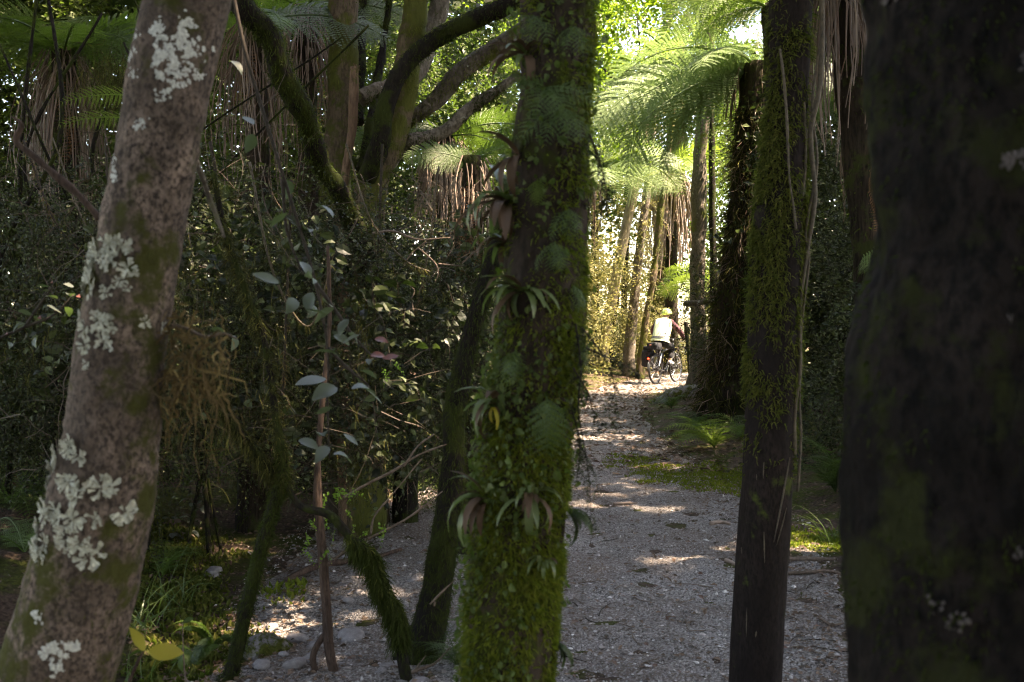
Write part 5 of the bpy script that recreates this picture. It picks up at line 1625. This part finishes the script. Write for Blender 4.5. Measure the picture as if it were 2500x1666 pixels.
# wood closing in behind the thickets on both sides of the path
n = 430
C = np.c_[R.uniform(-15, 1.2, n), R.uniform(11.5, 27, n), R.uniform(.3, 10, n)]
C = C[(C[:, 0] < np.interp(C[:, 1], PE[:, 0], PE[:, 1]) - 1.0 - .4 * (C[:, 1] > 22)) ]
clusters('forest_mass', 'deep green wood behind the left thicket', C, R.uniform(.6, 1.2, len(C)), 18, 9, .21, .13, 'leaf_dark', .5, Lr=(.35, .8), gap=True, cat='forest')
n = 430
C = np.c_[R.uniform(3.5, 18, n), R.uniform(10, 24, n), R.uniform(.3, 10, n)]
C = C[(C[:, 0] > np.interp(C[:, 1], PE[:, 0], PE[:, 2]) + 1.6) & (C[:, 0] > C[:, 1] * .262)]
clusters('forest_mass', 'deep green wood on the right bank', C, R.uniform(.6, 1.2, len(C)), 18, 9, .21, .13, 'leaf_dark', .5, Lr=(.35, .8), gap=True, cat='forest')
# far forest behind everything
n = 520
C = np.c_[R.uniform(-20, 26, n), R.uniform(29, 46, n), R.uniform(.3, 17, n)]
k = ~((C[:, 0] > .135 * C[:, 1]) & (C[:, 0] < .285 * C[:, 1]) & (C[:, 1] < 43.5))
C = C[k]
clusters('far_forest', 'distant mass of forest foliage closing the view', C, R.uniform(.9, 1.9, len(C)), 26, 9, .30, .20, 'leaf_mid', .5, Lr=(.5, 1.2), gap=True, cat='forest')
n = 150
C = np.c_[R.uniform(-8, 9, n), R.uniform(19, 29, n), R.uniform(6.5, 14, n)]
clusters('far_forest', 'sunlit upper foliage over the far bend of the path', C, R.uniform(.6, 1.2, n), 34, 9, .13, .085, 'leaf_bright', .5, Lr=(.4, .9), gap=True, cat='forest')
# unseen thicket added behind the camera to cut the light from there
n = 150
C = np.c_[R.uniform(-7, 7, n), R.uniform(-6, -1.5, n), R.uniform(.2, 7.5, n)]
clusters('undergrowth', 'unseen dense thicket added behind the viewpoint for shade', C, R.uniform(.5, 1.0, n), 24, 8, .22, .13, 'leaf_dark', .5, Lr=(.4, .9))
# canopy overhead, at the sides and behind the camera, added and shaped for shade
LOWC = np.c_[R.uniform(-9, -2.2, 210), R.uniform(3.5, 12.5, 210), R.uniform(5.6, 8, 210)]  # low clusters added to darken the left thicket
LOWC = LOWC[np.hypot((LOWC[:, 0] + 2.3) * .8, LOWC[:, 1] - 5.2) > 1.5]
n = 1850
C = np.c_[R.uniform(-17, 29, n), R.uniform(-12, 21, n), R.uniform(14, 23, n)]
C2 = np.c_[R.uniform(-20, 22, 520), R.uniform(20, 42, 520), R.uniform(12, 20, 520)]
C2 = C2[(C2[:, 0] < .04 * C2[:, 1]) | (C2[:, 0] > .55 * C2[:, 1])]
C = np.vstack([C, C2])
C = np.vstack([C, np.c_[R.uniform(-6, 6, 150), R.uniform(-7, 3.2, 150), R.uniform(5.5, 10, 150)], np.c_[R.uniform(-13, -3.2, 260), R.uniform(3, 14, 260), R.uniform(6.5, 11, 260)], LOWC, np.c_[R.uniform(2.8, 7.2, 190), R.uniform(-2, 14, 190), R.uniform(12, 18, 190)], np.c_[R.uniform(8, 14, 90), R.uniform(2, 14, 90), R.uniform(15, 24, 90)]])  # denser clusters added to block sun and sky light
n = len(C)
thin = np.zeros(n)  # chance of leaving a cluster out, to let skylight in
xc = np.interp(C[:, 1], PE[:, 0], PE[:, 1:].mean(1))
thin = np.maximum(thin, .97 * (C[:, 0] - xc < 2.7) * (C[:, 0] - xc > -5.2) * (C[:, 1] > 3.6))
thin = np.maximum(thin, .95 * (np.hypot(C[:, 0] + .9, C[:, 1] + .2) < 3.6))
thin = np.maximum(thin, .9 * (np.hypot(C[:, 0] + 1.6, C[:, 1] - 5.2) < 1.7))
C = C[R.random(n) > thin]
m = 260
th = R.uniform(0, 2 * np.pi, m)
ring = np.c_[np.cos(th) * R.uniform(13, 22, m), 4 + np.sin(th) * R.uniform(12, 20, m), R.uniform(.5, 9, m)]  # unseen clusters added round the sides to screen the low sky
ring = ring[~((ring[:, 1] > 8) & (np.abs(ring[:, 0]) < ring[:, 1] * .62 + 1))]
C = np.vstack([C, ring])
clusters('shade_canopy', 'leafy canopy added overhead and around the path to shape the shade', C, R.uniform(.8, 1.7, len(C)), 9, 8, .53, .35, 'leaf_canopy', .4, Lr=(.6, 1.4), gap=True, cat='canopy')

# ------------------------------------------------------------------ cyclist and bicycle
M['rubber'] = plain('rubber', (0.018, 0.018, 0.018), .7, .3)
M['black_metal'] = plain('black_metal', (0.02, 0.02, 0.022), .35, .5)
M['silver'] = plain('silver', (0.55, 0.56, 0.58), .3, .5, 1.0)
M['fabric_black'] = plain('fabric_black', (0.02, 0.02, 0.023), .85, .2, var=.4, vs=30)
M['skin'] = plain('skin', (0.50, 0.30, 0.22), .5, .4)
M['hair'] = plain('hair', (0.16, 0.11, 0.075), .7, .3)
M['vest'] = plain('vest', (0.80, 0.86, 0.55), .7, .2, var=.05, vs=14, bump=.3)
M['reflector'] = plain('reflector', (0.13, 0.145, 0.155), .45, .5)
M['shirt'] = plain('shirt', (0.085, 0.035, 0.045), .85, .2, var=.7, vs=22)
M['helmet'] = plain('helmet', (0.58, 0.76, 0.20), .35, .5)
M['shoe'] = plain('shoe', (0.62, 0.60, 0.58), .6, .3, var=.3, vs=30)
M['red_light'] = plain('red_light', (0.6, 0.02, 0.01), .3, .5, emit=((1.0, .06, .02), 1.0))

HEAD = 34.0
bp = np.array((*gnd(1600, 940), 0.0))
bp[2] = float(gz(bp[0], bp[1])) + .012
fwd = np.array((math.sin(rad(HEAD)), math.cos(rad(HEAD)), 0))
fz = float(gz(*(bp + fwd * 1.1)[:2])) + .012
pitch = math.atan2(fz - bp[2], 1.1)
BROT = Euler((0, -pitch, rad(90 - HEAD)), 'XYZ')
BM = np.array(Matrix.Translation(bp) @ BROT.to_matrix().to_4x4())


def W_(P):
    P = np.asarray(P, float)
    return P @ BM[:3, :3].T + BM[:3, 3]


def lobj(name, V, F, mat, parent, smooth=True):
    return obj(name, (W_(V), F if isinstance(F, list) else [F]), mat, parent, smooth)


def ltb(name, pts, r, mat, parent, n=14, sides=10):
    t = Tube(pts, r, n, sides)
    return lobj(name, t.V, t.F, mat, parent)


bike = thing('bicycle', 'black touring bicycle with rear rack ridden along the path', 'bicycle', bp)


def torus(c, R0, r0, n=48, m=10):
    a = np.linspace(0, 2 * np.pi, n, endpoint=False)
    b = np.linspace(0, 2 * np.pi, m, endpoint=False)
    V = np.stack([c[0] + (R0 + r0 * np.cos(b)[None]) * np.cos(a)[:, None], np.repeat((c[1] + r0 * np.sin(b))[None], n, 0), c[2] + (R0 + r0 * np.cos(b)[None]) * np.sin(a)[:, None]], -1).reshape(-1, 3)
    i, j = np.meshgrid(np.arange(n), np.arange(m), indexing='ij')
    F = np.stack([i * m + j, ((i + 1) % n) * m + j, ((i + 1) % n) * m + (j + 1) % m, i * m + (j + 1) % m], -1).reshape(-1, 4)
    return V, F


for hx in (0.0, 1.1):
    c = (hx, 0, .35)
    V, F = torus(c, .325, .024)
    wh = lobj('wheel', V, F, M['rubber'], bike)
    V, F = torus(c, .298, .011)
    lobj('rim', V, F, M['silver'] if hx else M['black_metal'], wh)
    mb = MB()
    for k in range(28):
        a = 2 * math.pi * k / 28
        sgn = .025 * (-1) ** k
        mb.add(*Tube([(hx + .015 * math.cos(a + 1), sgn, .35 + .015 * math.sin(a + 1)), (hx + .298 * math.cos(a), 0, .35 + .298 * math.sin(a))], [.0016, .0016], 2, 4, cap=False).get())
    V, F = mb.get()
    lobj('spokes', V, F, M['silver'], wh)
    ltb('hub', [(hx, -.05, .35), (hx, .05, .35)], [.03, .03], M['black_metal'], wh, 4, 12)
fm = MB()
for (a, b, r) in (((.45, 0, .29), (.30, 0, .78), .019), ((.45, 0, .29), (.95, 0, .74), .026), ((.31, 0, .74), (.93, 0, .86), .02), ((.92, 0, .93), (.96, 0, .72), .022)):
    fm.add(*Tube([a, b], [r, r], 8, 10).get())
for sy in (-1, 1):
    fm.add(*Tube([(.45, sy * .04, .29), (0, sy * .065, .35)], [.011, .010], 6, 8).get())
V, F = fm.get()
fo = lobj('frame', V, F, M['black_metal'], bike)
for sy in (-1, 1):
    ltb('seat_stay', [(.31, sy * .02, .76), (0.0, sy * .068, .35)], [.012, .012], M['silver'], bike, 6, 8)
    ltb('fork_blade', [(.965, sy * .05, .72), (1.02, sy * .055, .5), (1.1, sy * .055, .35)], [.014, .012, .01], M['black_metal'], bike)
    ltb('mudguard_stay', [(0, sy * .07, .35), (-.30, sy * .03, .55)], [.004, .004], M['silver'], bike, 3, 6)
ltb('seat_post', [(.30, 0, .78), (.265, 0, .93)], [.014, .014], M['silver'], bike)
# saddle
t_ = np.linspace(0, 1, 9)
tb = Tube([(.12, 0, .955), (.20, 0, .965), (.30, 0, .955), (.40, 0, .95)], [.06, .075, .045, .02], 12, 12)
Vs = tb.V.copy()
Vs[:, 2] = .955 + (Vs[:, 2] - .955) * .45
lobj('saddle', Vs, tb.F, M['rubber'], bike)
ltb('stem', [(.92, 0, .93), (.93, 0, 1.0), (.98, 0, 1.03)], [.018, .016, .016], M['black_metal'], bike)
hb = ltb('handlebar', [(.88, -.31, 1.03), (.95, -.2, 1.045), (.98, 0, 1.035), (.95, .2, 1.045), (.88, .31, 1.03)], [.013, .012, .013, .012, .013], M['black_metal'], bike, 24)
for sy in (-1, 1):
    ltb('grip', [(.86, sy * .335, 1.027), (.905, sy * .265, 1.037)], [.018, .018], M['rubber'], hb, 4)
# cranks, chainring, pedals
a_ = rad(60)
for sy, sg in ((-1, 1), (1, -1)):
    e = (.45 + sg * .17 * math.cos(a_), sy * .085, .29 + sg * .17 * math.sin(a_))
    ck = ltb('crank', [(.45, sy * .07, .29), e], [.012, .009], M['silver'], bike, 4, 8)
    pv = np.array([(x, y, z) for x in (-.045, .045) for y in (0, .09) for z in (-.012, .012)], float) * np.array((1, sy, 1)) + np.array(e)
    lobj('pedal', pv, np.array([(0, 1, 3, 2), (4, 6, 7, 5), (0, 4, 5, 1), (2, 3, 7, 6), (0, 2, 6, 4), (1, 5, 7, 3)]), M['black_metal'], ck, False)
V, F = torus((.45, -.055, .29), .085, .008, 32, 6)
lobj('chainring', V, F, M['black_metal'], bike)
V, F = torus((.0, -.045, .35), .05, .012, 24, 6)
lobj('sprocket', V, F, M['black_metal'], bike)
tb = Tube([(.40, 0, .27), (.45, 0, .28), (.53, 0, .31)], [.05, .085, .06], 10, 14)
lobj('motor', tb.V, tb.F, M['black_metal'], bike)
# rear mudguard
th = np.linspace(rad(20), rad(185), 26)
mb = MB()
V = np.stack([np.stack([.375 * np.cos(th), np.full(26, yy_), .35 + .375 * np.sin(th) - abs(yy_) * .25], -1) for yy_ in (-.03, 0, .03)], 1).reshape(-1, 3)
F = np.array([(i * 3 + j, i * 3 + j + 1, i * 3 + j + 4, i * 3 + j + 3) for i in range(25) for j in (0, 1)])
lobj('mudguard', V, F, M['black_metal'], bike)
# rack
rk = MB()
for sy in (-1, 1):
    rk.add(*Tube([(.22, sy * .05, .80), (-.25, sy * .065, .79)], [.006, .006], 4, 6).get())
    rk.add(*Tube([(0, sy * .075, .36), (-.10, sy * .08, .79)], [.006, .006], 4, 6).get())
    rk.add(*Tube([(0, sy * .075, .36), (.08, sy * .08, .79)], [.006, .006], 4, 6).get())
for xx in (-.25, -.1, .06):
    rk.add(*Tube([(xx, -.07, .79), (xx, .07, .79)], [.005, .005], 3, 6).get())
V, F = rk.get()
lobj('rack', V, F, M['black_metal'], bike)
V, F = icob(2, 1, .8, 0)
lobj('rear_light', V * np.array((.015, .028, .022)) + np.array((-.335, .02, .60)), F, M['red_light'], bike)
V, F = icob(2, 2, .8, 0)
lobj('number_plate', V * np.array((.008, .035, .11)) + np.array((-.372, .0, .43)), F, M['reflector'], bike)


def softbox(c, d, rnd=.35, n=6):
    """rounded bag body"""
    bm = bmesh.new()
    bmesh.ops.create_cube(bm, size=1)
    bmesh.ops.subdivide_edges(bm, edges=bm.edges[:], cuts=n, use_grid_fill=True)
    V = np.array([v.co for v in bm.verts])
    F = np.array([[v.index for v in f.verts] for f in bm.faces])
    bm.free()
    U = V * 2
    S = norm(U)
    V = U * (1 - rnd) + S * rnd * 1.25
    V = V * .5 * np.array(d) * (1 + .05 * fbm(V * 2, 2, 3))[:, None] + np.array(c)
    return V, F


for sy, lab in ((1, 'black pannier bag with pale patch hanging on the left of the rack'),):
    pn = thing('pannier_bag', lab, 'bag', W_(np.array([[-.06, sy * .16, .42]]))[0])
    V, F = softbox((-.06, sy * .165, .60), (.34, .17, .40))
    lobj('bag', V, F, M['fabric_black'], pn)
    V, F = softbox((-.06, sy * .165, .82), (.22, .15, .12))
    lobj('rolled_top', V, F, M['fabric_black'], pn)
    V, F = softbox((-.215, sy * .175, .50), (.02, .06, .07), .8, 3)
    lobj('reflector_patch', V, F, M['reflector'], pn)
    ltb('strap', [(-.18, sy * .26, .45), (-.12, sy * .265, .65), (-.08, sy * .2, .88)], [.009, .009, .009], M['black_metal'], pn, 8, 6)
rb = thing('rack_bag', 'black bag strapped on top of the bicycle rack', 'bag', W_(np.array([[-.05, 0, .80]]))[0])
V, F = softbox((-.06, 0, .88), (.34, .22, .16), .3)
lobj('bag', V, F, M['fabric_black'], rb)
V, F = softbox((-.235, .02, .90), (.02, .05, .04), .7, 3)
lobj('red_tag', V, F, M['leaf_red'], rb)


def skinned(name, joints, edges, mat, parent, sub=2):
    """one continuous surface grown round a skeleton of joints (x,y,z,rx,ry)"""
    me = bpy.data.meshes.new(name)
    J = np.array([j[:3] for j in joints], float)
    me.from_pydata([tuple(p) for p in W_(J) - OFF[parent]], edges, [])
    o = bpy.data.objects.new(name, me)
    COL.objects.link(o)
    sk = o.modifiers.new('skin', 'SKIN')
    sk.use_smooth_shade = True
    for i, j in enumerate(joints):
        v = me.skin_vertices[0].data[i]
        v.radius = (j[3], j[4] if len(j) > 4 else j[3])
        v.use_root = i == 0
    ss = o.modifiers.new('sub', 'SUBSURF')
    ss.levels = ss.render_levels = sub
    dg = bpy.context.evaluated_depsgraph_get()
    m2 = bpy.data.meshes.new_from_object(o.evaluated_get(dg))
    o.modifiers.clear()
    o.data = m2
    m2.materials.clear()
    m2.materials.append(mat)
    m2.polygons.foreach_set('use_smooth', np.ones(len(m2.polygons), bool))
    o.parent = parent
    OFF[o] = OFF[parent]
    return o


rider = thing('person', 'cyclist in yellow-green safety vest and helmet riding away', 'person', W_(np.array([[.26, 0, .97]]))[0])
fR = (.45 + .17 * math.cos(a_), -.13, .29 + .17 * math.sin(a_))
fL = (.45 - .17 * math.cos(a_), .13, .29 - .17 * math.sin(a_))
HANDR, HANDL = (.885, -.30, 1.05), (.885, .30, 1.05)
J = [(.25, 0, 1.00, .14, .12),                       # 0 pelvis
     (.30, 0, 1.15, .13, .11), (.38, 0, 1.30, .15, .11), (.46, 0, 1.42, .14, .09), (.51, 0, 1.50, .058), (.555, 0, 1.585, .075, .07), (.575, 0, 1.66, .085, .08),  # spine, neck, head
     (.46, -.18, 1.43, .06), (.55, -.36, 1.22, .045), (.75, -.345, 1.09, .038), (HANDR[0], HANDR[1], HANDR[2], .03),
     (.46, .18, 1.43, .06), (.55, .36, 1.22, .045), (.75, .345, 1.09, .038), (HANDL[0], HANDL[1], HANDL[2], .03),
     (.27, -.10, .95, .095), (.62, -.14, .82, .065), (fR[0] - .06, fR[1], fR[2] + .12, .042), (fR[0] + .05, fR[1], fR[2] + .04, .035),
     (.27, .10, .95, .095), (.56, .13, .62, .065), (fL[0] - .06, fL[1], fL[2] + .12, .042), (fL[0] + .05, fL[1], fL[2] + .04, .035)]
E = [(0, 1), (1, 2), (2, 3), (3, 4), (4, 5), (5, 6), (3, 7), (7, 8), (8, 9), (9, 10), (3, 11), (11, 12), (12, 13), (13, 14), (0, 15), (15, 16), (16, 17), (17, 18), (0, 19), (19, 20), (20, 21), (21, 22)]
body = skinned('body', J, E, M['skin'], rider)
# clothes
sh = [(.30, 0, 1.14, .15, .13), (.38, 0, 1.30, .165, .125), (.46, 0, 1.42, .155, .105), (.50, 0, 1.475, .075)]
shirt = skinned('shirt', sh + [(.46, -.18, 1.43, .075), (.55, -.36, 1.22, .062), (.75, -.345, 1.09, .052), (.84, -.315, 1.06, .045), (.46, .18, 1.43, .075), (.55, .36, 1.22, .062), (.75, .345, 1.09, .052), (.84, .315, 1.06, .045)],
                [(0, 1), (1, 2), (2, 3), (2, 4), (4, 5), (5, 6), (6, 7), (2, 8), (8, 9), (9, 10), (10, 11)], M['shirt'], rider)
trs = skinned('trousers', [(.25, 0, 1.01, .16, .135), (.27, 0, 1.10, .15, .125), (.27, -.10, .95, .115), (.62, -.14, .82, .085), (fR[0] - .07, fR[1], fR[2] + .14, .06), (.27, .10, .95, .115), (.56, .13, .62, .085), (fL[0] - .07, fL[1], fL[2] + .14, .06)],
              [(0, 1), (0, 2), (2, 3), (3, 4), (0, 5), (5, 6), (6, 7)], M['fabric_black'], rider)
# vest: a loft of ellipses up the spine, open at arms and neck, with grey bands
SPN = crom(np.array([(.235, 0, .965), (.27, 0, 1.08), (.33, 0, 1.21), (.40, 0, 1.34), (.46, 0, 1.44), (.49, 0, 1.50)]), 30)
hw = np.interp(np.linspace(0, 1, 30), [0, .2, .5, .75, .88, 1], [.215, .195, .205, .225, .20, .095])
hd = np.interp(np.linspace(0, 1, 30), [0, .2, .5, .75, .9, 1], [.165, .155, .16, .15, .12, .075])
TT = norm(np.gradient(SPN, axis=0))
back = np.stack([-TT[:, 2], TT[:, 1] * 0, TT[:, 0]], 1)      # points to the rider's back
ns = 48
th = np.linspace(0, 2 * np.pi, ns, endpoint=False)
cs_, sn_ = np.cos(th), np.sin(th)


def vest_surface(g):
    ex = np.sign(cs_) * np.abs(cs_) ** .8
    ey = np.sign(sn_) * np.abs(sn_) ** .8
    V = SPN[:, None] + back[:, None] * (ex[None] * (hd + g)[:, None])[..., None] + np.array((0, 1.0, 0)) * (ey[None] * (hw + g)[:, None])[..., None]
    fold = .006 * fbm(V * np.array((9, 9, 5)), 2, 4)
    return V + (back[:, None] * ex[None, :, None]) * fold[..., None]


def vest_faces(f):
    return np.array([(i * ns + j, i * ns + (j + 1) % ns, (i + 1) * ns + (j + 1) % ns, (i + 1) * ns + j) for i in range(29) for j in range(ns) if f(i, j)])


vest = lobj('safety_vest', vest_surface(0).reshape(-1, 3), vest_faces(lambda i, j: True), M['vest'], rider)
VB = vest_surface(.005).reshape(-1, 3)
for lab, f in (('reflective_band', lambda i, j: i in (3, 4) ), ('reflective_band', lambda i, j: 4 < i < 28 and j in (6, 7)), ('reflective_band', lambda i, j: 4 < i < 28 and j in (ns - 8, ns - 7))):
    fs = vest_faces(f)
    lobj(lab, VB, fs, M['reflector'], vest)
# helmet
V, F = icob(4, 0, 1.0, 0)
V = V / np.array((1, .75, 1.0))
k = V[F].mean(1)[:, 2] > -.12 - .25 * np.clip(V[F].mean(1)[:, 0], -1, 0) * -1
HC = np.array((.585, 0, 1.645))
Vh = V * np.array((.150, .115, .112))
Vh[:, 2] += .004 * np.cos(V[:, 1] * 14)
hl = lobj('helmet', Vh + HC, F[k], M['helmet'], rider)
for (y0, z0, w0) in ((-.045, .055, .03), (.045, .055, .03), (0, .075, .025), (-.055, .01, .035), (.055, .01, .035), (0, .02, .03)):
    xb = -.150 * math.sqrt(max(.05, 1 - (y0 / .115) ** 2 - (z0 / .112) ** 2))
    V2, F2 = icob(2, 1, .8, 0)
    lobj('vent', V2 * np.array((.022, w0, .011)) + HC + np.array((xb + .008, y0, z0)), F2, M['rubber'], hl)
V2, F2 = icob(3, 0, 1, 0.05)
lobj('hair', V2 / np.array((1, .75, 1)) * np.array((.098, .084, .085)) + np.array((.565, 0, 1.605)), F2, M['hair'], rider)
for sy in (-1, 1):
    V2, F2 = icob(2, 1, .8, 0)
    lobj('ear', V2 * np.array((.025, .012, .038)) + np.array((.59, sy * .085, 1.60)), F2, M['skin'], rider)
# hands: fingers wrapped round the grips
for H, sy in ((HANDR, -1), (HANDL, 1)):
    hn = skinned('hand', [(H[0] - .05, H[1], H[2] + .005, .028, .02), (H[0], H[1], H[2] + .012, .034, .018)], [(0, 1)], M['skin'], rider, 1)
    for q in range(4):
        y0 = H[1] + (q - 1.5) * .02
        ln = (.9, 1.0, .95, .75)[q]
        ltb('finger', [(H[0] + .01, y0, H[2] + .014), (H[0] + .045 * ln, y0, H[2] + .008), (H[0] + .05 * ln, y0, H[2] - .022), (H[0] + .02, y0, H[2] - .035)], [.0095, .009, .0085, .007], M['skin'], hn, 10, 7)
    ltb('thumb', [(H[0] - .02, H[1] - sy * .03, H[2] + .004), (H[0] + .0, H[1] - sy * .045, H[2] - .014), (H[0] + .025, H[1] - sy * .045, H[2] - .03)], [.011, .010, .008], M['skin'], hn, 8, 7)
for f in (fR, fL):
    tb = Tube([(f[0] - .10, f[1], f[2] + .055), (f[0] - .05, f[1], f[2] + .06), (f[0] + .04, f[1], f[2] + .045), (f[0] + .14, f[1], f[2] + .03)], [.038, .046, .044, .028], 14, 12)
    Vz = tb.V.copy()
    Vz[:, 2] = np.maximum(Vz[:, 2], f[2] + .013)
    s_ = lobj('shoe', Vz, tb.F, M['shoe'], rider)
    pv = np.array([(x, y, z) for x in (-.12, .15) for y in (-.042, .042) for z in (0, .016)], float) + np.array((f[0], f[1], f[2] + .012))
    lobj('sole', pv, np.array([(0, 1, 3, 2), (4, 6, 7, 5), (0, 4, 5, 1), (2, 3, 7, 6), (0, 2, 6, 4), (1, 5, 7, 3)]), M['rubber'], s_, False)
